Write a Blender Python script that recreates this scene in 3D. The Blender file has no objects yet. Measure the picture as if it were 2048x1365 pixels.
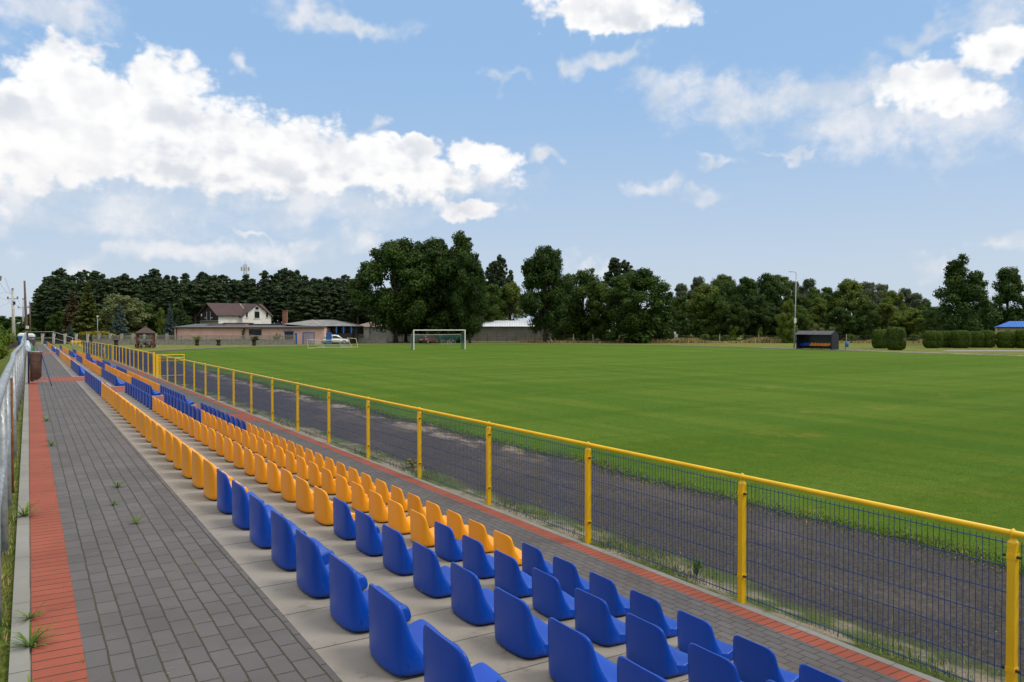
import bpy, math, random
from mathutils import Vector, Matrix
rnd = random.Random(11)
S = bpy.context.scene
C = S.collection
R = math.radians
PI = math.pi

# ---------------------------------------------------------------- camera
YAW, PITCH, FPX, EYE = R(31.6), R(-1.0), 1573.0, 1.5
cam_d = bpy.data.cameras.new('camera'); cam = bpy.data.objects.new('camera', cam_d); C.objects.link(cam)
cam_d.sensor_width = 36; cam_d.lens = FPX / 2048 * 36
cam_d.clip_start = .05; cam_d.clip_end = 6000
cam.location = (0, 0, EYE); cam.rotation_euler = (R(90) + PITCH, 0, -YAW)
S.camera = cam
FWD = Vector((math.sin(YAW) * math.cos(PITCH), math.cos(YAW) * math.cos(PITCH), math.sin(PITCH)))
RGT = Vector((math.cos(YAW), -math.sin(YAW), 0)); UP = RGT.cross(FWD)
G = -1.30            # level of the playing field
def ray(u, v=655): return FWD + RGT * ((u - 1024) / FPX) - UP * ((v - 682.5) / FPX)
def at(u, d, z=G):
    """ground point seen in image column u at distance d along the view axis"""
    p = ray(u) * d; return Vector((p.x, p.y, z))
def zat(v, d): return EYE + d * (655 - v) / FPX

# ---------------------------------------------------------------- helpers
def tag(o, label=None, cat=None, group=None, kind=None):
    if label: o['label'] = label
    if cat: o['category'] = cat
    if group: o['group'] = group
    if kind: o['kind'] = kind
    return o
def empty(name, loc=(0, 0, 0), rz=0, label=None, cat=None, group=None):
    o = bpy.data.objects.new(name, None); C.objects.link(o)
    o.location = loc; o.rotation_euler = (0, 0, rz); o.empty_display_size = .2
    return tag(o, label, cat, group)
class MB:
    def __init__(s): s.v = []; s.f = []; s.m = []; s.cur = 0
    def add(s, vs, fs):
        b = len(s.v); s.v.extend([tuple(p) for p in vs])
        for f in fs: s.f.append([b + i for i in f]); s.m.append(s.cur)
    def box(s, a, b):
        x0, y0, z0 = a; x1, y1, z1 = b
        if x0 > x1: x0, x1 = x1, x0
        if y0 > y1: y0, y1 = y1, y0
        if z0 > z1: z0, z1 = z1, z0
        s.add([(x0,y0,z0),(x1,y0,z0),(x1,y1,z0),(x0,y1,z0),(x0,y0,z1),(x1,y0,z1),(x1,y1,z1),(x0,y1,z1)],
              [(0,3,2,1),(4,5,6,7),(0,1,5,4),(1,2,6,5),(2,3,7,6),(3,0,4,7)])
        return s
    def tube(s, pts, r, n=8, caps=True):
        pts = [Vector(p) for p in pts]; rs = r if isinstance(r, (list, tuple)) else [r] * len(pts)
        base = len(s.v); prev = None
        for i, p in enumerate(pts):
            t = (pts[min(i + 1, len(pts) - 1)] - pts[max(i - 1, 0)])
            if t.length < 1e-9: t = Vector((0, 0, 1))
            t.normalize()
            a = prev if prev is not None else (Vector((1, 0, 0)) if abs(t.x) < .9 else Vector((0, 1, 0)))
            a = (a - t * a.dot(t)); a.normalize(); b = t.cross(a); prev = a
            for k in range(n):
                w = 2 * PI * (k + .5) / n
                s.v.append(tuple(p + a * (math.cos(w) * rs[i]) + b * (math.sin(w) * rs[i])))
        for i in range(len(pts) - 1):
            for k in range(n):
                s.f.append([base + i*n + k, base + i*n + (k+1) % n, base + (i+1)*n + (k+1) % n, base + (i+1)*n + k]); s.m.append(s.cur)
        if caps:
            s.f.append([base + k for k in range(n)][::-1]); s.m.append(s.cur)
            s.f.append([base + (len(pts)-1)*n + k for k in range(n)]); s.m.append(s.cur)
        return s
    def cyl(s, c, r, h, n=16, r2=None):
        return s.tube([c, (c[0], c[1], c[2] + h)], [r, r if r2 is None else r2], n)
    def ring(s, c, ax1, ax2, R_, r, n=24, m=6):
        c = Vector(c); ax1 = Vector(ax1); ax2 = Vector(ax2); nn = ax1.cross(ax2); b = len(s.v)
        for i in range(n):
            w = 2*PI*i/n; d = ax1*math.cos(w) + ax2*math.sin(w)
            for k in range(m):
                q = 2*PI*k/m; s.v.append(tuple(c + d*(R_ + r*math.cos(q)) + nn*(r*math.sin(q))))
        for i in range(n):
            for k in range(m):
                s.f.append([b+i*m+k, b+((i+1)%n)*m+k, b+((i+1)%n)*m+(k+1)%m, b+i*m+(k+1)%m]); s.m.append(s.cur)
        return s
    def loft(s, secs, closed=True, caps=True):
        """secs: list of equal-length closed loops"""
        b = len(s.v); n = len(secs[0])
        for q in secs: s.v.extend([tuple(p) for p in q])
        for i in range(len(secs) - 1):
            for k in range(n if closed else n - 1):
                s.f.append([b+i*n+k, b+i*n+(k+1)%n, b+(i+1)*n+(k+1)%n, b+(i+1)*n+k]); s.m.append(s.cur)
        if caps:
            s.f.append([b+k for k in range(n)][::-1]); s.m.append(s.cur)
            s.f.append([b+(len(secs)-1)*n+k for k in range(n)]); s.m.append(s.cur)
        return s
    def mesh(s, name, mats, smooth=False):
        me = bpy.data.meshes.new(name); me.from_pydata(s.v, [], s.f)
        for m in (mats if isinstance(mats, (list, tuple)) else [mats]): me.materials.append(m)
        me.polygons.foreach_set('material_index', s.m)
        if smooth: me.polygons.foreach_set('use_smooth', [True] * len(s.f))
        me.update(); return me
    def build(s, name, mats, parent=None, smooth=False, loc=None, bevel=0, fixn=True):
        me = s.mesh(name, mats, smooth)
        if fixn and len(s.f) < 30000:
            import bmesh
            bm = bmesh.new(); bm.from_mesh(me); bmesh.ops.recalc_face_normals(bm, faces=bm.faces); bm.to_mesh(me); bm.free()
        o = bpy.data.objects.new(name, me); C.objects.link(o)
        if parent: o.parent = parent
        if loc is not None: o.location = loc
        if bevel:
            md = o.modifiers.new('bevel', 'BEVEL'); md.width = bevel; md.segments = 2; md.limit_method = 'ANGLE'; md.angle_limit = R(40)
        return o
def place(name, me, parent=None, loc=None):
    o = bpy.data.objects.new(name, me); C.objects.link(o)
    if parent: o.parent = parent
    if loc is not None: o.location = loc
    return o
def copy_tree(o, parent=None):
    c = o.copy(); C.objects.link(c)
    if parent: c.parent = parent
    for ch in o.children: copy_tree(ch, c)
    return c
def struct(name, mb, mat, smooth=False, **k):
    o = mb.build(name, mat, None, smooth, **k); o['kind'] = 'structure'; return o

# ---------------------------------------------------------------- materials
def newmat(name):
    m = bpy.data.materials.new(name); m.use_nodes = True
    nt = m.node_tree; b = nt.nodes['Principled BSDF']; return m, nt, b
def N(nt, t, **k):
    n = nt.nodes.new(t)
    for a, v in k.items(): setattr(n, a, v)
    return n
def L(nt, a, b): nt.links.new(a, b)
def math_(nt, op, a, b=None, c=None):
    n = N(nt, 'ShaderNodeMath', operation=op)
    for i, q in enumerate((a, b, c)):
        if q is None: continue
        if isinstance(q, (int, float)): n.inputs[i].default_value = q
        else: L(nt, q, n.inputs[i])
    return n.outputs[0]
def noise(nt, vec, scale, detail=4, rough=.55, out='Fac', dim='3D'):
    n = N(nt, 'ShaderNodeTexNoise', noise_dimensions=dim); n.inputs['Scale'].default_value = scale
    n.inputs['Detail'].default_value = detail; n.inputs['Roughness'].default_value = rough
    if vec is not None: L(nt, vec, n.inputs['Vector'])
    return n.outputs[out]
def mix(nt, f, a, b, mode='MIX'):
    n = N(nt, 'ShaderNodeMix', data_type='RGBA', blend_type=mode)
    if isinstance(f, (int, float)): n.inputs[0].default_value = f
    else: L(nt, f, n.inputs[0])
    for i, q in ((6, a), (7, b)):
        if isinstance(q, (tuple, list)): n.inputs[i].default_value = (*q[:3], 1)
        else: L(nt, q, n.inputs[i])
    return n.outputs[2]
def ramp(nt, f, a, b):
    n = N(nt, 'ShaderNodeMapRange', interpolation_type='SMOOTHSTEP')
    n.inputs[1].default_value = a; n.inputs[2].default_value = b; L(nt, f, n.inputs[0]); return n.outputs[0]
def objc(nt): return N(nt, 'ShaderNodeTexCoord').outputs['Object']
def scalev(nt, vec, s):
    n = N(nt, 'ShaderNodeMapping'); n.inputs['Scale'].default_value = s; L(nt, vec, n.inputs['Vector']); return n.outputs[0]
def bump(nt, b, h, dist, strength=1.0):
    n = N(nt, 'ShaderNodeBump'); n.inputs['Distance'].default_value = dist; n.inputs['Strength'].default_value = strength
    L(nt, h, n.inputs['Height']); L(nt, n.outputs[0], b.inputs['Normal'])
def var(col, f): return tuple(c * f for c in col)
def simple(name, col, rough=.6, metal=0, nscale=8, amt=.18, bmp=0, spec=.5, dirt=None):
    m, nt, b = newmat(name); oc = objc(nt)
    f = noise(nt, oc, nscale, 5, .6)
    c = mix(nt, ramp(nt, f, .3, .7), var(col, 1 - amt), var(col, 1 + amt))
    if dirt:
        f2 = ramp(nt, noise(nt, oc, dirt[1], 6, .65), dirt[2], dirt[2] + .12); c = mix(nt, f2, c, dirt[0])
    L(nt, c, b.inputs['Base Color']); b.inputs['Roughness'].default_value = rough; b.inputs['Metallic'].default_value = metal
    b.inputs['Specular IOR Level'].default_value = spec
    if bmp: bump(nt, b, noise(nt, oc, nscale * 6, 4, .7), bmp)
    return m

def plastic(name, col, hot):
    m, nt, b = newmat(name); oc = objc(nt)
    oi = N(nt, 'ShaderNodeObjectInfo').outputs['Random']
    c = mix(nt, oi, var(col, .9), var(col, 1.1))
    c = mix(nt, math_(nt, 'MULTIPLY', ramp(nt, noise(nt, oc, 5, 5, .6), .45, .8), .35), c, hot)
    sp = noise(nt, oc, 90, 2, .5); c = mix(nt, math_(nt, 'MULTIPLY', ramp(nt, sp, .74, .8), .5), c, (.35, .33, .3))
    L(nt, c, b.inputs['Base Color'])
    rr = N(nt, 'ShaderNodeMapRange'); L(nt, noise(nt, oc, 12, 5, .6), rr.inputs[0]); rr.inputs[3].default_value = .24; rr.inputs[4].default_value = .42
    L(nt, rr.outputs[0], b.inputs['Roughness']); b.inputs['Specular IOR Level'].default_value = .36
    bump(nt, b, noise(nt, oc, 220, 2, .5), .0006)
    return m
M = {}
M['blue'] = plastic('blue_plastic', (.0005, .056, .41), (.001, .072, .43))
M['orange'] = plastic('orange_plastic', (.96, .37, .012), (.92, .40, .04))

def pavers(name, c1, c2, mortar, bw, rh, off, ms, wide=0, ox=0.0, swap=True, moss=(.05, .055, .02), nz=.25, gap2=None):
    """rows along world Y (swap) or X; bw brick length, rh row height"""
    m, nt, b = newmat(name); oc = objc(nt)
    wob = noise(nt, oc, 3.0, 2, .5, 'Color')
    vm = N(nt, 'ShaderNodeVectorMath', operation='SUBTRACT'); L(nt, wob, vm.inputs[0]); vm.inputs[1].default_value = (.5, .5, .5)
    vs = N(nt, 'ShaderNodeVectorMath', operation='SCALE'); L(nt, vm.outputs[0], vs.inputs[0]); vs.inputs['Scale'].default_value = .013
    va = N(nt, 'ShaderNodeVectorMath', operation='ADD'); L(nt, oc, va.inputs[0]); L(nt, vs.outputs[0], va.inputs[1])
    sp = N(nt, 'ShaderNodeSeparateXYZ'); L(nt, va.outputs[0], sp.inputs[0])
    cb = N(nt, 'ShaderNodeCombineXYZ')
    xx = math_(nt, 'SUBTRACT', sp.outputs[0], ox)
    if swap: L(nt, sp.outputs[1], cb.inputs[0]); L(nt, xx, cb.inputs[1])
    else: L(nt, xx, cb.inputs[0]); L(nt, sp.outputs[1], cb.inputs[1])
    br = N(nt, 'ShaderNodeTexBrick'); L(nt, cb.outputs[0], br.inputs['Vector'])
    br.offset = off; br.inputs['Scale'].default_value = 1; br.inputs['Brick Width'].default_value = bw; br.inputs['Row Height'].default_value = rh
    br.inputs['Mortar Size'].default_value = ms; br.inputs['Mortar Smooth'].default_value = .15
    br.inputs['Color1'].default_value = (*c1, 1); br.inputs['Color2'].default_value = (*c2, 1)
    br.inputs['Bias'].default_value = 0
    mf = br.outputs['Fac']
    if wide:
        fr = math_(nt, 'PINGPONG', xx if swap else sp.outputs[1], rh / 2)
        wv = math_(nt, 'ADD', wide * .1, math_(nt, 'MULTIPLY', noise(nt, oc, 18, 4, .75), wide * 2.3))
        mf = math_(nt, 'MAXIMUM', mf, math_(nt, 'LESS_THAN', math_(nt, 'MULTIPLY', fr, 1), wv))
    fine = noise(nt, oc, 260, 3, .6); big = noise(nt, oc, 1.3, 5, .6)
    base = mix(nt, ramp(nt, fine, .25, .75), var(c1, 1 - nz), var(c1, 1 + nz))
    base = mix(nt, .5, br.outputs['Color'], base)
    base = mix(nt, ramp(nt, big, .3, .75), base, mix(nt, 1, base, (.78, .76, .72), 'MULTIPLY'))
    base = mix(nt, math_(nt, 'MULTIPLY', ramp(nt, noise(nt, oc, 4.5, 6, .75), .56, .72), .35), base, (.06, .055, .045))
    base = mix(nt, math_(nt, 'MULTIPLY', ramp(nt, noise(nt, oc, 2.1, 6, .75), .60, .76), .28), base, (.24, .22, .18))
    spk = ramp(nt, noise(nt, oc, 120, 2, .5), .68, .75)
    base = mix(nt, math_(nt, 'MULTIPLY', spk, .5), base, (.30, .28, .22))
    mo = mix(nt, ramp(nt, noise(nt, oc, 1.7, 4, .6), .45, .65), mortar, moss)
    mo = mix(nt, ramp(nt, noise(nt, oc, 160, 2, .6), .55, .7), mo, (.17, .15, .09))
    L(nt, mix(nt, mf, base, mo), b.inputs['Base Color'])
    b.inputs['Roughness'].default_value = .85; b.inputs['Specular IOR Level'].default_value = .3
    h = math_(nt, 'SUBTRACT', math_(nt, 'MULTIPLY', fine, .12), mf)
    bump(nt, b, h, .005)
    return m
M['grey_pavers'] = pavers('grey_pavers', (.120, .113, .117), (.172, .160, .162), (.045, .042, .032), .2, .0985, .5, .0046, .0034, .20, moss=(.06, .06, .028))
M['red_pavers'] = pavers('red_pavers', (.33, .086, .052), (.40, .108, .064), (.05, .032, .024), .4, .1, 0, .0048, 0, -.1, swap=False)
M['red_pavers2'] = pavers('red_pavers_across', (.29, .082, .056), (.36, .102, .068), (.07, .04, .03), .2, .1, .5, .0032, .002, .0)
M['slabs'] = pavers('concrete_slabs', (.295, .272, .240), (.345, .32, .285), (.06, .055, .045), 3, .5113, 0, .004, 0, -.5, swap=False, nz=.32, moss=(.10, .09, .05))
M['kerb'] = pavers('kerb_concrete', (.27, .27, .245), (.30, .295, .27), (.06, .06, .04), 3, 1.0, 0, .003, 0, -.5, swap=False, nz=.10)
M['kerb_across'] = simple('kerb_step', (.32, .30, .26), .85, 0, 6, .15, .002)
M['riser'] = simple('riser_concrete', (.33, .31, .27), .85, 0, 3, .2, .003)
M['yellow'] = simple('yellow_paint', (.86, .52, .004), .38, 0, 3, .07, dirt=((.45, .30, .08), 9, .68))
M['mesh_blue'] = simple('blue_wire', (.005, .034, .15), .42, 0, 20, .15)
M['black'] = simple('black_rubber', (.012, .012, .012), .6)
M['white'] = simple('white_paint', (.78, .78, .76), .45, 0, 2, .05)
M['glass'] = simple('dark_glass', (.02, .025, .03), .12, 0, 3, .2)

def galv():
    m, nt, b = newmat('galvanised_steel'); oc = objc(nt)
    v = N(nt, 'ShaderNodeTexVoronoi'); v.inputs['Scale'].default_value = 38; L(nt, oc, v.inputs['Vector'])
    f = noise(nt, oc, 7, 6, .7); f2 = noise(nt, scalev(nt, oc, (9, 9, 2.5)), 2.2, 5, .6)
    c = mix(nt, ramp(nt, f, .35, .68), (.20, .22, .235), (.37, .395, .41))
    c = mix(nt, math_(nt, 'MULTIPLY', ramp(nt, v.outputs['Distance'], .2, .7), .35), c, (.46, .48, .49))
    c = mix(nt, ramp(nt, f2, .60, .66), c, (.60, .62, .62))
    c = mix(nt, ramp(nt, noise(nt, oc, 3.1, 6, .7), .69, .74), c, (.20, .09, .035))
    L(nt, c, b.inputs['Base Color']); b.inputs['Metallic'].default_value = .45; b.inputs['Roughness'].default_value = .52
    bump(nt, b, f, .002)
    return m
M['galv'] = galv()
M['rust'] = simple('rust', (.20, .075, .02), .85, 0, 14, .35, .002)

def ground_grass(name, a, b_, c_, sc=1.0, dry=None, sheen=.15, streak=False):
    m, nt, b = newmat(name); oc = objc(nt)
    n1 = noise(nt, oc, .09 * sc, 5, .6); n2 = noise(nt, oc, 1.1 * sc, 6, .65)
    n3 = noise(nt, scalev(nt, oc, (1, 1, .3)), 34, 4, .75); n4 = noise(nt, oc, 9, 5, .7)
    c = mix(nt, ramp(nt, n1, .3, .7), a, b_)
    c = mix(nt, ramp(nt, n2, .38, .72), c, c_)
    if streak:
        n5 = noise(nt, scalev(nt, oc, (.05, .8, 1)), .5, 4, .6); c = mix(nt, math_(nt, 'MULTIPLY', ramp(nt, n5, .40, .62), .6), c, (.125, .200, .026)); n8 = noise(nt, oc, 3.2, 5, .7); c = mix(nt, math_(nt, 'MULTIPLY', ramp(nt, n8, .5, .72), .5), c, (.038, .098, .008)); c = mix(nt, math_(nt, 'MULTIPLY', ramp(nt, n8, .44, .26), .5), c, (.118, .178, .022))
        # mowing lines left by the mower along the pitch
        n6 = noise(nt, scalev(nt, oc, (1.1, .03, 1)), .7, 3, .55); c = mix(nt, math_(nt, 'MULTIPLY', ramp(nt, n6, .45, .6), .5), c, (.048, .128, .010))
        n7 = noise(nt, oc, .35, 6, .7); c = mix(nt, math_(nt, 'MULTIPLY', ramp(nt, n7, .58, .72), .6), c, (.22, .20, .045))
    if dry:
        c = mix(nt, ramp(nt, noise(nt, oc, .6, 6, .7), dry[1], dry[1] + .18), c, dry[0])
    c = mix(nt, n4, mix(nt, 1, c, (.72, .74, .7), 'MULTIPLY'), mix(nt, 1, c, (1.25, 1.22, 1.2), 'MULTIPLY'))
    c = mix(nt, ramp(nt, n3, .3, .7), mix(nt, 1, c, (.55, .6, .55), 'MULTIPLY'), mix(nt, 1, c, (1.4, 1.34, 1.3), 'MULTIPLY'))
    L(nt, c, b.inputs['Base Color']); b.inputs['Roughness'].default_value = .9; b.inputs['Specular IOR Level'].default_value = .04
    b.inputs['Sheen Weight'].default_value = sheen; b.inputs['Sheen Tint'].default_value = (.6, .8, .25, 1)
    bump(nt, b, math_(nt, 'ADD', n3, n4), .03)
    return m
M['pitch'] = ground_grass('pitch_grass', (.066, .138, .010), (.086, .162, .013), (.096, .150, .012), 1, None, .05, True)
M['rough'] = ground_grass('rough_grass', (.13, .16, .035), (.19, .19, .06), (.10, .135, .03), 1, ((.30, .25, .12), .52))
M['bank'] = ground_grass('bank_grass', (.12, .16, .03), (.17, .18, .05), (.08, .13, .02), 3, ((.24, .20, .09), .55), 0)

def cinder(name='cinder_track', verge=False):
    m, nt, b = newmat(name); oc = objc(nt)
    f = noise(nt, oc, 70, 4, .75); g = noise(nt, scalev(nt, oc, (1, .35, 1)), 1.1, 6, .68)
    c = mix(nt, ramp(nt, f, .3, .7), (.026, .025, .025), (.125, .115, .108))
    c = mix(nt, math_(nt, 'MULTIPLY', ramp(nt, g, .45, .72), .55), c, (.16, .135, .115))
    c = mix(nt, math_(nt, 'MULTIPLY', ramp(nt, noise(nt, oc, 2.3, 6, .75), .62, .74), .6), c, (.085, .10, .035))
    sx = N(nt, 'ShaderNodeSeparateXYZ'); L(nt, oc, sx.inputs[0])
    c = mix(nt, ramp(nt, noise(nt, oc, 17, 5, .75), .35, .68), mix(nt, 1, c, (.62, .62, .62), 'MULTIPLY'), mix(nt, 1, c, (1.3, 1.28, 1.24), 'MULTIPLY'))
    edge = ramp(nt, sx.outputs[0], 8.6, 9.7); far = math_(nt, 'MULTIPLY', ramp(nt, sx.outputs[1], 12, 17), ramp(nt, sx.outputs[1], 62, 48))
    sn = ramp(nt, noise(nt, scalev(nt, oc, (1.2, .45, 1)), 1.6, 6, .7), .46, .60)
    c = mix(nt, math_(nt, 'MULTIPLY', math_(nt, 'MULTIPLY', edge, far), sn), c, (.40, .33, .24))
    if verge:
        wob = math_(nt, 'ADD', sx.outputs[0], math_(nt, 'MULTIPLY', math_(nt, 'SUBTRACT', noise(nt, scalev(nt, oc, (1, .5, 1)), 1.4, 6, .7), .5), 1.5))
        gr = mix(nt, ramp(nt, noise(nt, oc, 40, 4, .7), .3, .7), (.045, .085, .016), (.13, .16, .045))
        c = mix(nt, ramp(nt, wob, 7.12, 6.75), c, gr)
        sd = mix(nt, ramp(nt, noise(nt, oc, 60, 3, .7), .3, .7), (.22, .18, .13), (.42, .36, .28))
        c = mix(nt, math_(nt, 'MULTIPLY', ramp(nt, wob, 6.95, 6.6), ramp(nt, noise(nt, scalev(nt, oc, (1, .4, 1)), 1.9, 5, .65), .42, .56)), c, sd)
    c = mix(nt, ramp(nt, noise(nt, oc, 23, 2, .5), .76, .79), c, (.45, .42, .38))
    L(nt, c, b.inputs['Base Color']); b.inputs['Roughness'].default_value = .95; b.inputs['Specular IOR Level'].default_value = .2
    bump(nt, b, f, .02); return m
M['cinder'] = cinder(); M['verge'] = cinder('verge_ground', True)
M['sand'] = simple('pale_sand', (.46, .38, .28), .95, 0, 12, .3, .01)
M['asphalt'] = simple('grey_path', (.26, .24, .22), .95, 0, 8, .2, .01)

def leafmat(name, col, amt=.35, trans=.33):
    m, nt, b = newmat(name)
    oi = N(nt, 'ShaderNodeObjectInfo').outputs['Random']; ge = N(nt, 'ShaderNodeNewGeometry').outputs['Random Per Island']
    oc = objc(nt); f = noise(nt, oc, 9, 3, .6)
    c = mix(nt, ge, var(col, 1 - amt), (col[0] * (1 + amt * 1.3), col[1] * (1 + amt), col[2] * (1 + amt * .5)))
    c = mix(nt, ramp(nt, f, .35, .7), mix(nt, 1, c, (.75, .8, .8), 'MULTIPLY'), mix(nt, 1, c, (1.25, 1.18, .95), 'MULTIPLY'))
    c = mix(nt, oi, mix(nt, 1, c, (.85, .86, .95), 'MULTIPLY'), mix(nt, 1, c, (1.12, 1.1, 1.0), 'MULTIPLY'))
    L(nt, c, b.inputs['Base Color']); b.inputs['Roughness'].default_value = .6; b.inputs['Specular IOR Level'].default_value = .25
    tr = N(nt, 'ShaderNodeBsdfTranslucent'); L(nt, c, tr.inputs['Color'])
    mx = N(nt, 'ShaderNodeMixShader'); mx.inputs[0].default_value = trans
    L(nt, b.outputs[0], mx.inputs[1]); L(nt, tr.outputs[0], mx.inputs[2]); L(nt, mx.outputs[0], nt.nodes['Material Output'].inputs['Surface'])
    return m
LM = {
 'dark': leafmat('leaf_dark_green', (.046, .094, .016)), 'mid': leafmat('leaf_mid_green', (.078, .142, .024)),
 'light': leafmat('leaf_light_green', (.135, .200, .030)), 'pale': leafmat('leaf_willow', (.17, .22, .11)),
 'grey': leafmat('leaf_grey_green', (.110, .150, .088)), 'pine': leafmat('pine_needles', (.044, .078, .038), .45, .15),
 'larch': leafmat('larch_needles', (.080, .105, .018), .35, .1), 'brown': leafmat('dry_brown_needles', (.095, .075, .042), .3, .1),
 'blue': leafmat('blue_spruce_needles', (.075, .12, .125), .3, .1), 'yellow': leafmat('leaf_yellow', (.30, .28, .03), .4),
 'hedge': leafmat('leaf_hedge', (.095, .165, .020), .4), 'lime': leafmat('leaf_lime', (.15, .23, .03), .3), 'weed': leafmat('weed_leaf', (.16, .27, .04), .4),
 'straw': leafmat('dry_grass_blade', (.46, .36, .20), .3), 'turf': leafmat('turf_blade', (.080, .155, .020), .3), 'cream': leafmat('leaf_cream', (.24, .27, .11), .4)}
M['bark'] = simple('bark', (.055, .042, .032), .95, 0, 5, .35, .02)
M['pinebark'] = simple('pine_bark', (.16, .085, .05), .95, 0, 3, .4, .02)

# ---------------------------------------------------------------- ground and running track
def sm(t): t = max(0, min(1, t)); return t * t * (3 - 2 * t)
def gz(x, y=0): return -1.42 + .12 * sm((x - 6.8) / 4.0)
def sheet(xs, ys, dz):
    mb = MB(); nx = len(xs)
    mb.v = [(x, y, gz(x, y) + dz) for y in ys for x in xs]
    for j in range(len(ys) - 1):
        for i in range(nx - 1):
            a = j * nx + i; mb.f.append([a, a + 1, a + 1 + nx, a + nx]); mb.m.append(0)
    return mb
xs = [-3000, -600, -100, -20, 0, 4, 6.3] + [6.8 + .25 * i for i in range(18)] + [14, 20, 40, 80, 150, 400, 1000, 3500]
struct('ground', sheet(xs, [-400, -50, 0, 50, 100, 150, 400, 1200, 4000], -.012), M['rough'], fixn=False)
CX, CY, RR = 46.0, 81.0, 36.2
def oval(rad, n=40, y0=-60):
    """long oval: half circle at the far end, straight sides towards the camera"""
    pts = [(CX - rad, y0)] + [(CX - rad, y0 + (CY - y0) * i / 12) for i in range(1, 12)]
    pts += [(CX - rad * math.cos(PI * i / n), CY + rad * math.sin(PI * i / n)) for i in range(n + 1)]
    pts += [(CX + rad, CY - (CY - y0) * i / 12) for i in range(1, 13)]
    return pts
def band(r0, r1, dz, jit=0, steps=4):
    mb = MB(); rows = [oval(r0 + (r1 - r0) * k / steps) for k in range(steps + 1)]
    for k, row in enumerate(rows):
        for i, (x, y) in enumerate(row): mb.v.append((x, y, gz(x, y) + dz))
    n = len(rows[0])
    for k in range(steps):
        for i in range(n - 1): mb.f.append([k*n+i, k*n+i+1, (k+1)*n+i+1, (k+1)*n+i]); mb.m.append(0)
    return mb
struct('running_track', band(RR - .3, RR + 3.1, -.004, steps=10), M['cinder'], fixn=False)
# the green infield with a ragged edge
def infield():
    mb = MB(); r2 = random.Random(5); row = []
    y = -60.0
    while y < CY:
        row.append((CX - RR + .14 * math.sin(y * 1.3) * math.sin(y * .37) + r2.uniform(-.10, .10), y)); y += .22 if y < 45 else 1.0
    row += [(CX - RR * math.cos(PI * i / 60), CY + RR * math.sin(PI * i / 60)) for i in range(61)]
    row += [(CX + RR, CY - (CY + 60) * i / 30) for i in range(1, 31)]
    # strips inwards
    n = len(row); mb.v = []
    for k in (0, .03, .06, .1, .25, 1.0):
        for (x, y) in row:
            X = x + (CX - x) * k; mb.v.append((X, y + (min(y, CY) - y) * k, gz(X, y) + .006))
    for k in range(5):
        for i in range(n - 1): mb.f.append([k*n+i, k*n+i+1, (k+1)*n+i+1, (k+1)*n+i]); mb.m.append(0)
    return mb
struct('pitch', infield(), M['pitch'], fixn=False)
mb = MB()
for i in range(60):
    y0, y1 = -8 + i * 1.6, -8 + (i + 1) * 1.6
    mb.add([(6.3, y0, -1.411), (6.7, y0, -1.411), (7.5, y0, gz(7.5) + .002), (7.5, y1, gz(7.5) + .002), (6.7, y1, -1.411), (6.3, y1, -1.411)], [(0, 1, 4, 5), (1, 2, 3, 4)])
struct('verge', mb, M['verge'], fixn=False)
# far paved strip by the dugout
mb = MB(); mb.add([(83.6, 45, G - .006), (86.2, 45, G - .006), (86.2, 74, G - .006), (83.6, 74, G - .006)], [(0, 1, 2, 3)])
a, b_, c_, d_ = at(1880, 92), at(2300, 92), at(2300, 97), at(1900, 97)
mb.add([(p.x, p.y, G - .007) for p in (a, b_, c_, d_)], [(0, 1, 2, 3)])
struct('path', mb, M['asphalt'], fixn=False)

# ---------------------------------------------------------------- terrace
Y0, Y1 = -4.0, 81.0
AISLES = [(24.95, 27.3), (51.4, 54.6)]
EDGE = [1.665, 2.665, 3.675, 4.675]; ZT = [0, -.35, -.70, -1.05, -1.40]
mb = MB()
for i, e in enumerate(EDGE):
    x0 = -.085 if i == 0 else EDGE[i - 1]
    mb.box((x0, Y0, -1.6), (e, Y1, ZT[i] - .012))
mb.box((4.675, Y0, -1.6), (6.27, Y1 - 3, -1.412))
struct('terrace', mb, M['riser'])
def zones(aisle):
    out = []; y = Y0
    for a in AISLES:
        out.append((y, a[0], False)); out.append((a[0], a[1], True)); y = a[1]
    out.append((y, Y1, False))
    return [(a, b) for a, b, f in out if f == aisle]
def slab(x0, x1, y0, y1, z, mb, t=.012): mb.box((x0, y0, z - t), (x1, y1, z))
mbg, mbr, mbx, mbs, mbk = MB(), MB(), MB(), MB(), MB()
mbk.box((-.085, Y0, -.30), (-.008, Y1, .006)); mbk.box((6.27, Y0, -1.55), (6.36, Y1 - 3, -1.398))
for a, b in zones(False):
    slab(.205, 1.12, a, b, 0, mbg); slab(4.69, 6.07, a, b, -1.40, mbg)
    for i, e in enumerate(EDGE):
        x0 = 1.12 if i == 0 else EDGE[i - 1]; slab(x0 + .001, e + .012, a, b, ZT[i], mbs)
slab(.001, .205, Y0, Y1, -.0005, mbr); slab(6.071, 6.268, Y0, Y1 - 3, -1.4005, mbr)
for a, b in zones(True):
    slab(.205, 1.665, a, b, 0, mbx); slab(4.69, 6.07, a, b, -1.40, mbx)
    for i, e in enumerate(EDGE[1:]):
        slab(EDGE[i] + .001, e, a, b, ZT[i + 1], mbx)
struct('walkway', mbg, M['grey_pavers']); struct('walkway_border', mbr, M['red_pavers']); struct('cross_path', mbx, M['red_pavers2'])
struct('terrace_slabs', mbs, M['slabs']); struct('kerb', mbk, M['kerb'])
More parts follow.
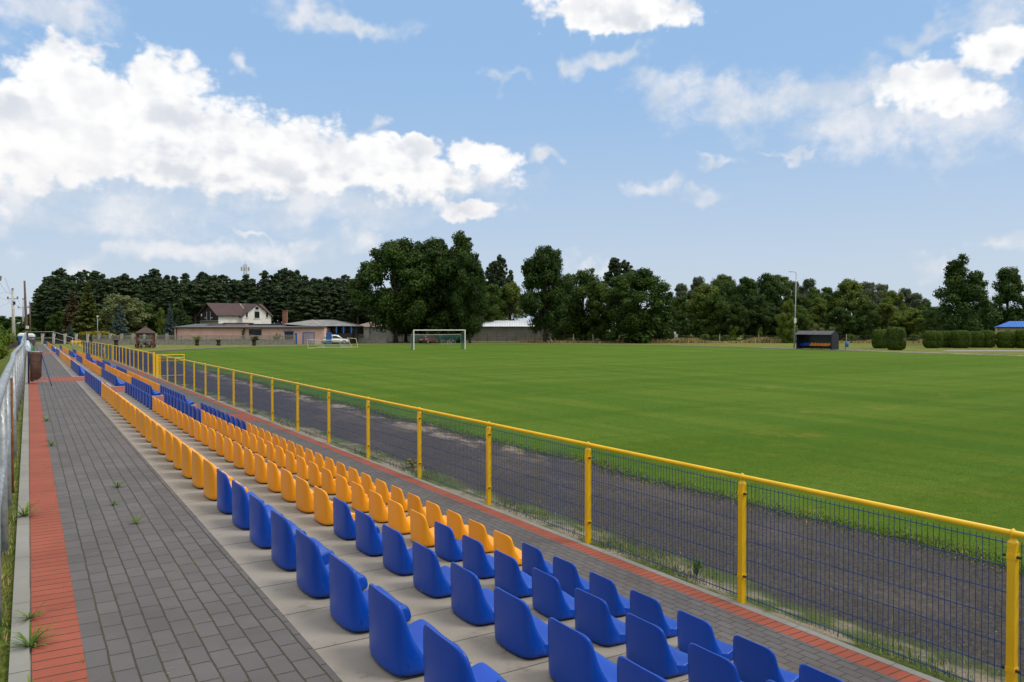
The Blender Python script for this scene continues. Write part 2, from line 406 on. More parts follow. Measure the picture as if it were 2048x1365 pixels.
# half-height steps in the aisles
for ai, (a, b) in enumerate(AISLES):
    for i, e in enumerate(EDGE):
        rt = empty('concrete_step', (e, (a + b) / 2, ZT[i + 1]), 0,
                   ['concrete half step with red paving,', 'concrete half step with red paving,'][0] + ' %s down the %s gap between seats' % (['first', 'second', 'third', 'lowest'][i], ['nearer', 'farther'][ai]),
                   'step', 'steps in the gaps between seat blocks')
        q = MB(); w = (b - a) / 2 - .35
        q.box((.003, -w, .001), (.38, w, .16)); q.build('step_block', M['kerb_across'], rt, bevel=.006)
        q = MB(); q.box((.006, -w + .07, .161), (.30, w - .07, .176)); q.build('step_paving', M['red_pavers2'], rt)
# bank outside the railing
mb = MB(); ys = [Y0 - 6, 0, 5, 10, 20, 30, 45, 60, 75, 84, 90]
prof = [(-.084, -.03), (-.3, -.05), (-.8, -.22), (-1.8, -.7), (-3.2, -1.25), (-5, -1.40), (-9, -1.419)]
for y in ys:
    k = 1 if y < 85 else 0
    for x, z in prof: mb.v.append((x, y, z if k else -1.425))
for j in range(len(ys) - 1):
    for i in range(len(prof) - 1):
        a = j * len(prof) + i; mb.f.append([a, a + 1, a + 1 + len(prof), a + len(prof)]); mb.m.append(0)
struct('grass_bank', mb, M['bank'], smooth=True)

# ---------------------------------------------------------------- seats
def seat_meshes():
    # backrest: stacked horizontal sections, curved in plan, flush with the slab at the bottom
    secs = []
    rows = [(0, .203, .150, .05), (.03, .203, .146, .045), (.07, .202, .135, .04), (.11, .201, .108, .036), (.15, .199, .078, .032), (.20, .196, .054, .028), (.25, .193, .040, .025), (.275, .190, .034, .024), (.298, .183, .032, .024), (.314, .171, .029, .023), (.325, .153, .024, .020), (.331, .128, .016, .013), (.333, .105, .008, .007)]
    K = 14
    for z, w, te, tcn in rows:
        loop = []; A = .052 - .034 * (z / .33)
        lean = .008 * (z / .33)
        arc = lambda y: A * (.55 * (abs(y) / .203) ** 2 + .45 * (abs(y) / .203) ** 7)
        for k in range(K + 1):
            y = -w + 2 * w * k / K; loop.append((lean + arc(y) + (.008 if k in (0, K) else 0), y, z))
        for k in range(K, -1, -1):
            y = -w + 2 * w * k / K; e = abs(y) / w
            loop.append((lean + arc(y) + tcn + (te - tcn) * e ** 5 - (.004 if k in (0, K) else 0), y * (.994), z))
        secs.append(loop)
    m1 = MB(); m1.loft(secs)
    m2 = MB(); secs = []
    prof = [(.052, .002), (.05, .095), (.075, .086), (.11, .070), (.16, .058), (.21, .060), (.26, .070), (.295, .076), (.325, .072), (.340, .060), (.346, .038), (.342, .002)]
    for t in (-1, -.97, -.88, -.6, -.3, 0, .3, .6, .88, .97, 1):
        a = abs(t); loop = []
        for x, z in prof:
            zz = z + (.022 * sm((a - .35) / .5) * sm((z - .05) / .02) * (1 if x > .06 else .4)); xx = x - (.018 * sm((a - .6) / .4) if x > .3 else 0)
            if a == 1: zz = zz - .010 if zz > .03 else zz; xx = xx - .006 if x > .3 else xx
            loop.append((xx, .199 * t, zz))
        secs.append(loop)
    m2.loft(secs)
    return m1, m2
s1, s2 = seat_meshes()
def seat_me(mat, nm):
    out = []
    for s, n in ((s1, 'backrest'), (s2, 'seat_pan')):
        me = s.mesh(n, M[mat], True)
        import bmesh
        bm = bmesh.new(); bm.from_mesh(me); bmesh.ops.recalc_face_normals(bm, faces=bm.faces)
        bm.to_mesh(me); bm.free(); out.append(me)
    return out
SEAT = {'blue': seat_me('blue', 'blue'), 'orange': seat_me('orange', 'orange')}
def make_seat(col):
    t = empty('stadium_seat')
    for me, n in zip(SEAT[col], ('backrest', 'seat_pan')):
        o = place(n, me, t); md = o.modifiers.new('smooth', 'SUBSURF'); md.levels = 1; md.render_levels = 1
    return t
PROTO = {}
ONES = ['', 'first', 'second', 'third', 'fourth', 'fifth', 'sixth', 'seventh', 'eighth', 'ninth', 'tenth', 'eleventh', 'twelfth', 'thirteenth', 'fourteenth', 'fifteenth', 'sixteenth', 'seventeenth', 'eighteenth', 'nineteenth', 'twentieth', 'twenty-first', 'twenty-second']
ROWN = ['top row beside the walkway', 'second row from the top', 'third row from the top', 'lowest row nearest the fence']
ROWX = [1.305, 2.305, 3.315, 4.315]
PIT = .575
spots = []
for blk, start, bn in ((0, 3.045 - 3 * PIT, 'nearest'), (1, 27.55, 'middle'), (2, 55.2, 'farthest')):
    for r in range(4):
        for n in range(41):
            y = start + n * PIT
            if blk == 0:
                k = n - 3 # blue -3..6, yellow 7..27, blue 28..37
                col = 'orange' if 7 <= k <= 27 else 'blue'
                if k <= 6: lab = '%s blue seat before the orange ones' % ONES[7 - k]
                elif k <= 27: lab = '%s orange seat from the near end' % ONES[k - 6]
                else: lab = '%s blue seat beyond the orange ones' % ONES[k - 27]
            else:
                col = 'orange' if 10 <= n <= 30 else 'blue'
                if n < 10: lab = '%s blue seat before the orange ones' % ONES[10 - n]
                elif n <= 30: lab = '%s orange seat from the near end' % ONES[n - 9]
                else: lab = '%s blue seat beyond the orange ones' % ONES[n - 30]
            if blk == 0 and n > 40: continue
            x = ROWX[r]; z = ZT[r]; yc = y + .198
            p = Vector((x + .2, yc, z + .15 - EYE)); d = p.dot(FWD)
            if d < .6: continue
            u = 1024 + FPX * p.dot(RGT) / d; v = 682.5 - FPX * p.dot(UP) / d
            if u > 2120 or v > 1500: continue
            spots.append((d, x, yc, z, col, '%s, %s, %s block' % (lab, ROWN[r], bn)))
spots.sort()
sj = random.Random(3)
for (d, x, y, z, col, lab) in spots[:300]:
    if col not in PROTO: t = PROTO[col] = make_seat(col)
    else: t = copy_tree(PROTO[col])
    t.location = (x + sj.uniform(-.004, .004), y + sj.uniform(-.006, .006), z + .001); t.rotation_euler = (0, 0, R(sj.uniform(-.8, .8)))
    tag(t, lab, 'seat', 'plastic seats on the terrace')
mb = MB()
for (d, x, y, z, col, lab) in spots[300:]:
    mb.cur = 0 if col == 'blue' else 1
    for s in (s1, s2): mb.add([(a + x, b + y, c + z) for a, b, c in s.v], s.f)
mb.cur = 0
if len(spots) > 300:
    o = mb.build('stadium_seats', [M['blue'], M['orange']], None, True, fixn=False); me = o.data
    tag(o, 'distant rows of blue and orange seats at the far end of the terrace', 'seats', None, 'stuff')
print('seats', len(spots))

# ---------------------------------------------------------------- yellow fence with blue mesh
FX = 6.40; FZ0, FZ1 = -1.42, -.075
def make_post():
    t = MB(); t.box((-.03, -.03, 0), (.03, .03, 1.24))
    t.box((-.03, -.03, 1.241), (.03, .03, 1.275)); t.loft([[(-.03, -.03, 1.2755), (.03, -.03, 1.2755), (.03, .03, 1.2755), (-.03, .03, 1.2755)], [(-.012, -.017, 1.30), (.012, -.017, 1.30), (.012, .017, 1.30), (-.012, .017, 1.30)], [(-.012, -.016, 1.335), (.012, -.016, 1.335), (.012, .016, 1.335), (-.012, .016, 1.335)]])
    t.ring((0, 0, 1.345), (1, 0, 0), (0, 0, 1), .03, .008, 14, 6)
    for z in (1.17, .30): t.box((-.034, -.034, z - .02), (.034, .034, z + .02))
    return t.mesh('post', M['yellow'])
def make_bolt():
    t = MB()
    for z in (1.17, .30):
        for s in (-1, 1):
            t.tube([(-.012, s * .034, z), (-.012, s * .062, z)], .011, 8); t.tube([(-.028, s * .055, z), (.02, s * .055, z)], .006, 6)
    return t.mesh('bolts', M['black'])
def make_panel(L_):
    t = MB(); n = round(L_ / .052); r = .0026; y0 = .045; y1 = L_ - .045
    for i in range(n + 1):
        y = y0 + (y1 - y0) * i / n; t.tube([(0, y, .035), (0, y, 1.285)], r, 4, False)
    for z in (.07, .27, .47, .67, .87, 1.07, 1.255):
        for xo in (-.0055, .0055): t.tube([(xo, y0 - .01, z), (xo, y1 + .01, z)], .0034, 4, False)
    return t.mesh('mesh_panel', M['mesh_blue'])
PITCHF = 2.68
post_me, bolt_me, panel_me = make_post(), make_bolt(), make_panel(PITCHF)
def fence_run(p0, p1, n, label, group=None, rail=True, bolts=8, skip_last=False):
    p0 = Vector(p0); p1 = Vector(p1); d = p1 - p0; ang = math.atan2(-d.x, d.y); Lr = d.length
    rt = empty('mesh_fence', p0, ang, label, 'fence', group)
    for i in range(n + 1):
        if i == n and skip_last: continue
        po = place('post', post_me, rt, (0, Lr * i / n, 0))
        if i < bolts: place('bolt', bolt_me, po)
    for i in range(n):
        o = place('mesh_panel', panel_me, rt, (.036, Lr * i / n, 0)); o.scale = (1, Lr / n / PITCHF, 1)
    if rail:
        q = MB(); q.tube([(0, -.03, 1.345), (0, Lr * .5, 1.345), (0, Lr + .03, 1.345)], .025, 14); q.build('top_rail', M['yellow'], rt, True)
    return rt
fence_run((FX, 3.09 - PITCHF * 2, FZ0), (FX, 3.09 + PITCHF * 17, FZ0), 19, 'long yellow fence with blue wire mesh between the terrace and the running track', 'yellow and blue mesh fences', bolts=12)
fence_run((FX, 51.35, FZ0), (FX, 51.35 + 26.2, FZ0), 10, 'farther length of yellow fence with blue mesh beyond the open gate', 'yellow and blue mesh fences', bolts=0)
fence_run((FX - .1, 77.6, FZ0), (FX - 1.0, 104, FZ0), 10, 'last length of yellow fence with blue mesh running on past the terrace end', 'yellow and blue mesh fences', bolts=0)
# open gate
rt = empty('gate', (FX, 50.0, FZ0), R(0), 'open yellow framed gate standing out over the running track', 'gate')
q = MB(); q.box((-.05, -.05, 0), (.05, .05, 1.34)); q.build('gate_post', M['yellow'], rt)
q = MB(); q.box((-.06, 1.25, 0), (.06, 1.37, 1.42)); q.build('gate_post', M['yellow'], rt)
q = MB(); GL = 1.45
for a, b in (((.06, 1.3), (.06 + GL, 1.3)), ((.06, .95), (.06 + GL, .95)), ((.06, .08), (.06 + GL, .08)), ((.09, .08), (.09, 1.3)), ((.03 + GL, .08), (.03 + GL, 1.3)), ((.06, 1.12), (.06 + GL, 1.12))):
    q.tube([(a[0], 0, a[1]), (b[0], 0, b[1])], .026, 8)
q.box((.06 + GL - .09, -.03, .75), (.06 + GL, .03, .95))
q.build('gate_frame', M['yellow'], rt)
q = MB()
for i in range(26): q.tube([(.1 + i * .053, 0, .1), (.1 + i * .053, 0, .92)], .0026, 4, False)
for z in (.3, .5, .7): q.tube([(.1, 0, z), (.03 + GL, 0, z)], .004, 4, False)
q.build('gate_mesh', M['mesh_blue'], rt)

# ---------------------------------------------------------------- galvanised railings
RX = -.155; RT = 1.105
rt = empty('railing', (RX, 0, -.05), 0, 'mottled galvanised tube railing running along the walkway on the left', 'railing')
q = MB(); pts = []; wj = random.Random(4); y = -1.2
while y <= 80.5:
    pts.append((wj.uniform(-.008, .008) + (.03 * math.sin((y - 18) * .4) if 10 < y < 26 else 0), y, RT + .05 + wj.uniform(-.004, .004))); y += 1.5
q.tube(pts, .030, 14); q.build('top_rail', M['galv'], rt, True)
q = MB(); q.tube([(p[0], p[1], .60) for p in pts], .022, 10); q.build('middle_rail', M['galv'], rt, True)
for i, p in enumerate(pts):
    if i % 1 == 0:
        q = MB(); q.tube([(0, 0, -.2), (0, 0, RT + .03)], .0275, 12)
        q.build('post', M['galv'], rt, True, loc=(p[0] + wj.uniform(-.006, .006), p[1], 0))
q = MB(); q.tube([(.02, 8.6, -.1), (.02, 8.6, 1.08)], .012, 8); q.build('brace', M['rust'], rt, True)
# railing round the terrace end
rt = empty('railing', (0, 81.0, 0), 0, 'plain galvanised railing closing the far end of the terrace', 'railing')
q = MB(); q.tube([(-.15, 0, 1.1), (1.9, 0, 1.1), (5.9, 0, -.35)], .026, 8); q.build('top_rail', M['galv'], rt, True)
q = MB(); q.tube([(-.15, 0, .55), (1.9, 0, .55), (5.9, 0, -.88)], .022, 8); q.build('middle_rail', M['galv'], rt, True)
for x, z0, z1 in ((-.15, -.1, 1.1), (1.9, -.1, 1.1), (3.4, -1.0, .55), (5.9, -1.45, -.35)):
    q = MB(); q.tube([(x, 0, z0), (x, 0, z1)], .027, 8); q.build('post', M['galv'], rt, True)
# litter bins on the railing
def litter_bin(y, k, label):
    rt = empty('litter_bin', (.02, y, 0), 0, label, 'litter bin', 'brown litter bins on the railing')
    q = MB(); secs = []
    for z, w, d in ((.10, .13, .10), (.13, .17, .14), (.45, .185, .155), (.80, .20, .17), (.84, .20, .17)):
        w *= .74; secs.append([(.145 + w * math.copysign(abs(math.cos(t)) ** .6, math.cos(t)) + .012 * math.sin(5 * t + z * 9), d * math.copysign(abs(math.sin(t)) ** .6, math.sin(t)), z + (.05 * math.cos(t) if z < .2 else 0)) for t in [2 * PI * i / 20 for i in range(20)]])
    q.loft(secs, caps=False); q.add(secs[0], [tuple(range(20))[::-1]])
    o = q.build('bin_body', M['binbrown'], rt, True); md = o.modifiers.new('solid', 'SOLIDIFY'); md.thickness = .006
    q = MB(); q.ring((.145, 0, .85), (1, 0, 0), (0, 1.05, 0), .15, .012, 20, 6); q.build('rim', M['galv'], rt, True)
    q = MB(); q.tube([(-.02, 0, -.02), (-.02, 0, .86)], .022, 8); q.build('post', M['navy'], rt, True)
    q = MB(); q.tube([(.28, -.02, .80), (.48, -1.3, .01)], .014, 8); q.build('stay', M['navy'], rt, True)
    q = MB(); q.tube([(.02, -.05, .10), (.40, -.4, .06)], .010, 6); q.build('hinge_bar', M['galv'], rt, True)
    return rt
M['binbrown'] = simple('stained_brown_bin', (.12, .055, .038), .6, 0, 5, .35, .004, dirt=((.38, .33, .28), 6, .60))
M['navy'] = simple('navy_paint', (.012, .03, .13), .4)
litter_bin(24.6, 0, 'stained brown litter bin hanging on the railing, the nearer one')
litter_bin(51.5, 1, 'stained brown litter bin hanging on the railing, the farther one')
def bag(loc, sc, mats, label, seed):
    g = random.Random(seed); q = MB(); secs = []
    for i in range(9):
        t = i / 8; r = (.05 + .16 * math.sin(PI * (t * .85 + .08))) ; secs.append([(r * (1 + g.uniform(-.2, .2)) * math.cos(w), r * (1 + g.uniform(-.2, .2)) * math.sin(w), t) for w in [2 * PI * k / 14 for k in range(14)]])
    q.loft(secs); q.v = [(x * sc[0], y * sc[1], z * sc[2]) for x, y, z in q.v]
    return tag(q.build('plastic_bag', mats, None, True, loc=loc), label, 'bag')
bag((-.03, 31.5, .55), (.5, .7, .5), simple('white_blue_film', (.62, .72, .80), .4, 0, 9, .3, dirt=((.05, .25, .5), 7, .55)), 'white and pale blue plastic bag tied to the railing behind the bin', 2)
bag((.05, 36.0, .38), (.7, .8, .5), simple('green_film', (.05, .20, .06), .4, 0, 9, .3), 'green rubbish bag hanging behind the nearer brown bin', 3)

# ---------------------------------------------------------------- vegetation builders
def leaves(mb, g, c, r, n, size, squash=1.0, up=.3, elong=1.6, shell=.55):
    cx, cy, cz = c
    for _ in range(n):
        while 1:
            x, y, z = g.uniform(-1, 1), g.uniform(-1, 1), g.uniform(-1, 1); d = x*x + y*y + z*z
            if .02 < d <= 1: break
        d = math.sqrt(d); k = (shell + (1 - shell) * g.random()) / d * (1 + g.uniform(-.12, .14))
        p = Vector((cx + x * k * r, cy + y * k * r, cz + z * k * r * squash))
        nrm = Vector((x / d + g.gauss(0, .5), y / d + g.gauss(0, .5), z / d + up + g.gauss(0, .5)))
        if nrm.length < .1: nrm = Vector((0, 0, 1))
        nrm.normalize(); a = nrm.orthogonal().normalized(); b = nrm.cross(a); w = g.uniform(0, 2 * PI)
        e1 = a * math.cos(w) + b * math.sin(w); e2 = nrm.cross(e1); s = size * g.uniform(.6, 1.35)
        e1 = e1 * (s * elong * .5); e2 = e2 * (s * .5); i = len(mb.v)
        mb.v.extend([tuple(p - e1), tuple(p + e2 * .9), tuple(p + e1), tuple(p - e2)]); mb.f.append([i, i+1, i+2, i+3]); mb.m.append(0)
def broadleaf(seed, mat, lobes=46, per=190, leaf=.024, bottom=.10, width=.42, peak=.45, top=1.0, spiky=.0):
    """unit-height broadleaf tree: returns (crown mesh, trunk mesh)"""
    g = random.Random(seed); cr = MB(); tr = MB(); cent = []
    for i in range(lobes):
        t = g.random() ** .85; z = bottom + (top - .07 - bottom) * t
        prof = math.sin(PI * min(1, max(0, ((z - bottom) / (top - bottom)) ** (math.log(.5) / math.log(peak)) * .86 + .10)))
        ang = g.uniform(0, 2 * PI); rr = width * prof * (g.random() ** .45) * .82
        lr = g.uniform(.075, .15) * (1 - .30 * t)
        cent.append((rr * math.cos(ang), rr * math.sin(ang), z, lr))
    for k in range(int(lobes * .35)):   # outer sprigs make the outline uneven
        x, y, z, lr = g.choice(cent); d = math.hypot(x, y) + 1e-3
        q_ = 1 + lr * .75 / d; cent.append((x * q_, y * q_, z + g.uniform(0, .6) * lr, lr * g.uniform(.4, .6)))
    for x, y, z, lr in cent:
        leaves(cr, g, (x, y, z), lr, int(per * (lr / .11) ** 1.8), leaf, .78, .45, 1.5, .45)
    tr.tube([(0, 0, -.01), (.004, 0, .06), (-.006, .004, .2), (.01, 0, .45), (0, .01, .75)], [.028, .021, .018, .012, .004], 8)
    for x, y, z, lr in cent[:18]:
        z0 = max(.12, z * .45); tr.tube([(0, 0, z0), (x * .45, y * .45, z0 + (z - z0) * .6), (x, y, z)], [.011, .007, .002], 5, False)
    return cr.mesh('crown', mat), tr.mesh('trunk', M['bark'], True)
def pine(seed, mat, leaf=.020, bare=.38, width=.17, pw=.6, n=62):
    n = int(n * 1.35)
    g = random.Random(seed); cr = MB(); tr = MB()
    for i in range(n):
        t = (i + g.random()) / n; z = bare + (.98 - bare) * t
        w = width * ((1 - t) ** pw * 1.0 + .06) * (min(1, .45 + t * 3))
        ang = i * 2.4 + g.uniform(-.5, .5); rr = w * g.uniform(.3, 1.0)
        lr = g.uniform(.040, .072) * (1.15 - .72 * t)
        leaves(cr, g, (rr * math.cos(ang), rr * math.sin(ang), z + g.uniform(-.01, .02)), lr, int(110 * lr / .04), leaf, .42, .7, 2.2, .35)
        if i % 3 == 0: tr.tube([(0, 0, z - .03), (rr * math.cos(ang), rr * math.sin(ang), z)], [.005, .002], 4, False)
    tr.tube([(0, 0, -.01), (.003, 0, .3), (-.004, .003, .65), (0, 0, .97)], [.013, .011, .007, .002], 7)
    return cr.mesh('crown', mat), tr.mesh('trunk', M['pinebark'], True)
def spruce(seed, mat, leaf=.022, width=.20, n=26, droop=.25, bot=.03):
    g = random.Random(seed); cr = MB(); tr = MB()
    for i in range(n):
        t = i / (n - 1); z = bot + (.97 - bot) * t; w = width * (1 - t) ** .9 + .008
        for k in range(max(4, int(15 * (1 - t)) + 3)):
            ang = g.uniform(0, 2 * PI); L_ = w * g.uniform(.8, 1.12)
            for q in range(3):
                f = .35 + .65 * q / 2; leaves(cr, g, (L_ * f * math.cos(ang), L_ * f * math.sin(ang), z - droop * L_ * f + .01), .016 + .014 * (1 - t), 9, leaf, .6, .6, 2.0, .2)
    tr.tube([(0, 0, -.01), (0, 0, .96)], [.014, .002], 6)
    return cr.mesh('crown', mat), tr.mesh('trunk', M['bark'], True)
def shrub(seed, mat, lobes=14, per=130, leaf=.05, flat=.8):
    g = random.Random(seed); cr = MB(); tr = MB()
    for i in range(lobes):
        a = g.uniform(0, 2 * PI); r = g.random() ** .6 * .36; z = g.uniform(.12, .78); lr = g.uniform(.13, .24)
        leaves(cr, g, (r * math.cos(a), r * math.sin(a), z), lr, per, leaf, flat, .4)
        tr.tube([(0, 0, 0), (r * math.cos(a), r * math.sin(a), z)], [.02, .006], 4, False)
    return cr.mesh('foliage', mat), tr.mesh('stem', M['bark'], True)
def tree(kind, name, loc, h, w, label, cat, group=None, rz=None):
    """kind: (crown mesh, trunk mesh) of unit height; w scales the width"""
    t = empty(name, loc, rnd.uniform(0, 6.28) if rz is None else rz, label, cat, group)
    t.scale = (w, w, h)
    for me in kind: place(me.name.split('.')[0], me, t)
    return t
BL = {}
BL['dark'] = [broadleaf(i, LM['dark'], 88, 450, .0175, .17, .42, .42, spiky=.02) for i in (21, 22, 23)]
BL['mid'] = [broadleaf(i, LM['mid'], 64, 420, .0185, .05, .42, .5) for i in (31, 32)]
BL['light'] = [broadleaf(i, LM['light'], 60, 400, .019, .04, .38, .45) for i in (41, 42)]
BL['grey'] = [broadleaf(i, LM['grey'], 60, 400, .019, .10, .40, .55) for i in (51,)]
BL['pale'] = [broadleaf(i, LM['pale'], 54, 270, .024, .05, .46, .55) for i in (61,)]
BL['pointed'] = [broadleaf(i, LM['dark'], 76, 450, .0175, .06, .40, .33, spiky=.03) for i in (71, 72)]
PN = [pine(i, LM['pine'], .021, (.34, .45, .38, .5, .30, .42, .36)[i], (.17, .20, .15, .22, .18, .14, .21)[i], (.75, .45, .6, .38, .8, .55, .42)[i], (62, 70, 54, 66, 74, 50, 70)[i]) for i in range(7)]
PNW = [pine(81, LM['pine'], .019, .28, .26, .42, 110), pine(82, LM['pine'], .019, .25, .24, .5, 110)]
LAR = [spruce(5, LM['larch'], .028, .22, 26), spruce(6, LM['brown'], .028, .20, 22)]
SPB = [spruce(7, LM['blue'], .030, .26, 22, .15)]
SPD = [spruce(8, LM['pine'], .030, .28, 22)]
SH = {k: shrub(90 + i, LM[k]) for i, k in enumerate(('mid', 'dark', 'light', 'yellow', 'lime', 'cream', 'weed'))}

# big trees behind the goal  (u centre, top v, width px, distance, kind, base v used only for height)
def T(kind, u, topv, wpx, d, name, label, cat='tree', group=None, wf=.84, rz=None):
    h = zat(topv, d) - G; w = wpx * d / FPX / wf
    return tree(kind, name, at(u, d), h, w, label, cat, group, rz)
T(BL['dark'][0], 792, 466, 178, 142, 'broadleaf_tree', 'tall dark broadleaf tree leftmost behind the white goal, leaning trunk', 'tree', 'big trees behind the goal')
T(BL['dark'][1], 862, 474, 160, 148, 'broadleaf_tree', 'tall dark broadleaf tree directly behind the white goal', 'tree', 'big trees behind the goal')
T(BL['pointed'][0], 912, 457, 150, 144, 'broadleaf_tree', 'tallest broadleaf tree with a pointed crown behind the right goalpost', 'tree', 'big trees behind the goal')
T(BL['dark'][2], 940, 500, 84, 140, 'broadleaf_tree', 'broad tree right of the goal at the edge of the white roofed building', 'tree', 'big trees behind the goal')
T(PNW[0], 1000, 512, 90, 175, 'pine_tree', 'dark pine showing between the big broadleaf trees above the white roof', 'tree')
T(BL['dark'][1], 1090, 490, 124, 141, 'broadleaf_tree', 'dark broadleaf tree at the right end of the white roofed building', 'tree', 'big trees behind the goal', rz=2.2)
T(PNW[1], 985, 524, 100, 178, 'pine_tree', 'dark pine just right of the tall crowns behind the goal', 'tree')
T(PN[2], 1022, 540, 80, 180, 'pine_tree', 'lower dark pine left of the tree at the white roof end', 'tree')
T(BL['mid'][1], 982, 566, 90, 168, 'broadleaf_tree', 'mid green tree low behind the left part of the white roof', 'tree')
T(BL['light'][0], 1020, 560, 90, 170, 'broadleaf_tree', 'lighter green tree behind the white roofed building', 'tree')
T(BL['mid'][0], 1165, 536, 130, 152, 'broadleaf_tree', 'mid green broadleaf tree right of the white roofed building', 'tree')
T(BL['mid'][1], 1205, 560, 90, 148, 'broadleaf_tree', 'lower green tree between the block building and the big dark crown', 'tree')
T(PNW[1], 1228, 516, 125, 172, 'pine_tree', 'dark pine crown rising behind the dark rounded tree', 'tree')
T(PNW[0], 1250, 522, 110, 170, 'pine_tree', 'second dark pine top behind the dark rounded tree', 'tree', None, rz=1.0)
T(BL['mid'][0], 1122, 548, 90, 165, 'broadleaf_tree', 'green tree behind the right end of the block building', 'tree', rz=4)
t = T(BL['dark'][0], 1276, 530, 156, 141, 'broadleaf_tree', 'very dark rounded tree whose crown hangs down to the dry grass', 'tree', rz=1.7)
T(SH['dark'], 1262, 612, 105, 140, 'shrub', 'very dark bush under the rounded tree at the field edge', 'shrub', wf=.9)
T(SH['dark'], 1320, 610, 60, 143, 'shrub', 'dark bush at the right foot of the rounded tree', 'shrub', wf=.9)
wood = [(1368, 566, 70, 'grey', 178), (1392, 552, 60, 'grey', 180), (1412, 562, 95, 'light', 158), (1448, 545, 80, 'mid', 176), (1465, 556, 70, 'grey', 184), (1490, 552, 75, 'dark', 162), (1530, 540, 90, 'dark', 168), (1562, 546, 85, 'mid', 174),
        (1590, 560, 70, 'grey', 186), (1612, 556, 66, 'grey', 180), (1632, 575, 60, 'mid', 170), (1660, 572, 80, 'mid', 160), (1700, 553, 95, 'light', 158), (1738, 562, 70, 'grey', 178), (1765, 566, 60, 'grey', 184), (1790, 580, 80, 'light', 164),
        (1815, 575, 60, 'grey', 180), (1838, 585, 60, 'grey', 176), (1850, 605, 60, 'mid', 162), (1360, 590, 60, 'mid', 166), (1430, 585, 80, 'mid', 154), (1575, 598, 50, 'light', 140), (1510, 590, 70, 'dark', 152), (1640, 595, 70, 'light', 156),
        (1735, 600, 60, 'mid', 152), (1775, 605, 80, 'light', 152), (1828, 615, 70, 'light', 150), (1470, 600, 60, 'dark', 150), (1600, 610, 60, 'mid', 148), (1540, 605, 60, 'dark', 158), (1680, 610, 60, 'dark', 150)]
wl = {'grey': 'grey green tree in the wood edge behind the dugout', 'light': 'light green tree in the wood edge behind the dugout', 'mid': 'mid green tree in the wood edge behind the dugout', 'dark': 'dark green tree in the wood edge behind the dugout'}
for i, (u, v, w, k, d) in enumerate(wood):
    T(BL[k][i % len(BL[k])], u, v, w * 1.08, d, 'broadleaf_tree', wl[k], 'tree', {'grey': 'grey green trees of the wood edge', 'light': 'light green trees of the wood edge', 'mid': 'mid green trees of the wood edge', 'dark': 'dark green trees of the wood edge'}[k])
T(BL['dark'][2], 812, 560, 130, 152, 'broadleaf_tree', 'lower dark tree filling the gap behind the leaning trunk', 'tree', rz=3)
T(BL['mid'][0], 905, 560, 90, 152, 'broadleaf_tree', 'lower green tree behind the right goalpost', 'tree', rz=2)
# dense undergrowth closes the wood below the crowns
mb = MB(); g = random.Random(77)
for i in range(150):
    u = g.uniform(1085, 2150); d = g.uniform(154, 176); p = at(u, d); r = g.uniform(1.6, 2.8)
    leaves(mb, g, (p.x, p.y, G + g.uniform(.6, 3.8)), r, 130, .42, .8)
for i in range(230):
    u = g.uniform(90, 800); d = g.uniform(178, 198); p = at(u, d); r = g.uniform(1.6, 2.8)
    leaves(mb, g, (p.x, p.y, G + g.uniform(.6, 6.0)), r, 120, .42, .8)
tag(mb.build('undergrowth', LM['dark'], None, fixn=False), 'dark undergrowth filling the foot of the wood', 'undergrowth', None, 'stuff')
T(BL['pointed'][0], 1925, 508, 138, 122, 'broadleaf_tree', 'tall dark tree with pointed crown behind the long clipped hedge', 'tree', rz=2.4)
T(BL['pointed'][1], 2015, 532, 105, 124, 'broadleaf_tree', 'dark pointed tree behind the yellow building', 'tree', rz=.7)
T(BL['dark'][2], 2085, 556, 90, 128, 'broadleaf_tree', 'dark tree at the right edge behind the yellow building', 'tree')
T(BL['mid'][1], 1870, 612, 70, 132, 'broadleaf_tree', 'low green tree filling the gap left of the tall pointed tree', 'tree')
T(BL['dark'][0], 1968, 600, 100, 134, 'broadleaf_tree', 'low dark tree between the two pointed trees', 'tree')

# pine forest on the left, ragged skyline
sky = [(80, 575), (98, 548), (122, 541), (143, 543), (168, 540), (190, 536), (205, 548), (228, 551), (250, 552), (268, 552), (290, 548), (310, 532), (335, 552), (350, 547), (372, 548), (390, 552), (408, 543), (425, 545), (447, 550), (470, 556), (492, 552), (505, 548), (530, 540), (552, 543), (567, 537), (578, 536), (595, 545), (610, 543), (628, 553), (640, 553), (656, 555), (672, 552), (690, 553), (706, 552), (718, 546), (735, 552)]
for i, (u, v) in enumerate(sky):
    dd = 182 + (i * 37 % 11)
    kk = PNW[i % 2] if i < 13 and i % 3 else PN[(i * 5) % 7]; v += (0, 5, -3, 8, 2, 6)[i % 6]
    T(kk, u, v, (58 if i < 13 else 50), dd, 'pine_tree', 'tall dark pine on the skyline of the forest at left', 'tree', 'pines on the forest skyline', wf=.42 if i < 13 else .36)
pg = random.Random(9)
for i in range(64):
    u = 92 + i * 10.2 + pg.uniform(-4, 4); v = 556 + pg.uniform(2, 34); dd = 166 + pg.uniform(0, 14)
    T(PN[(i * 3) % 7], u, v, pg.uniform(44, 66), dd, 'pine_tree', 'dark pine standing inside the forest behind the houses', 'tree', 'pines inside the forest', wf=.36)
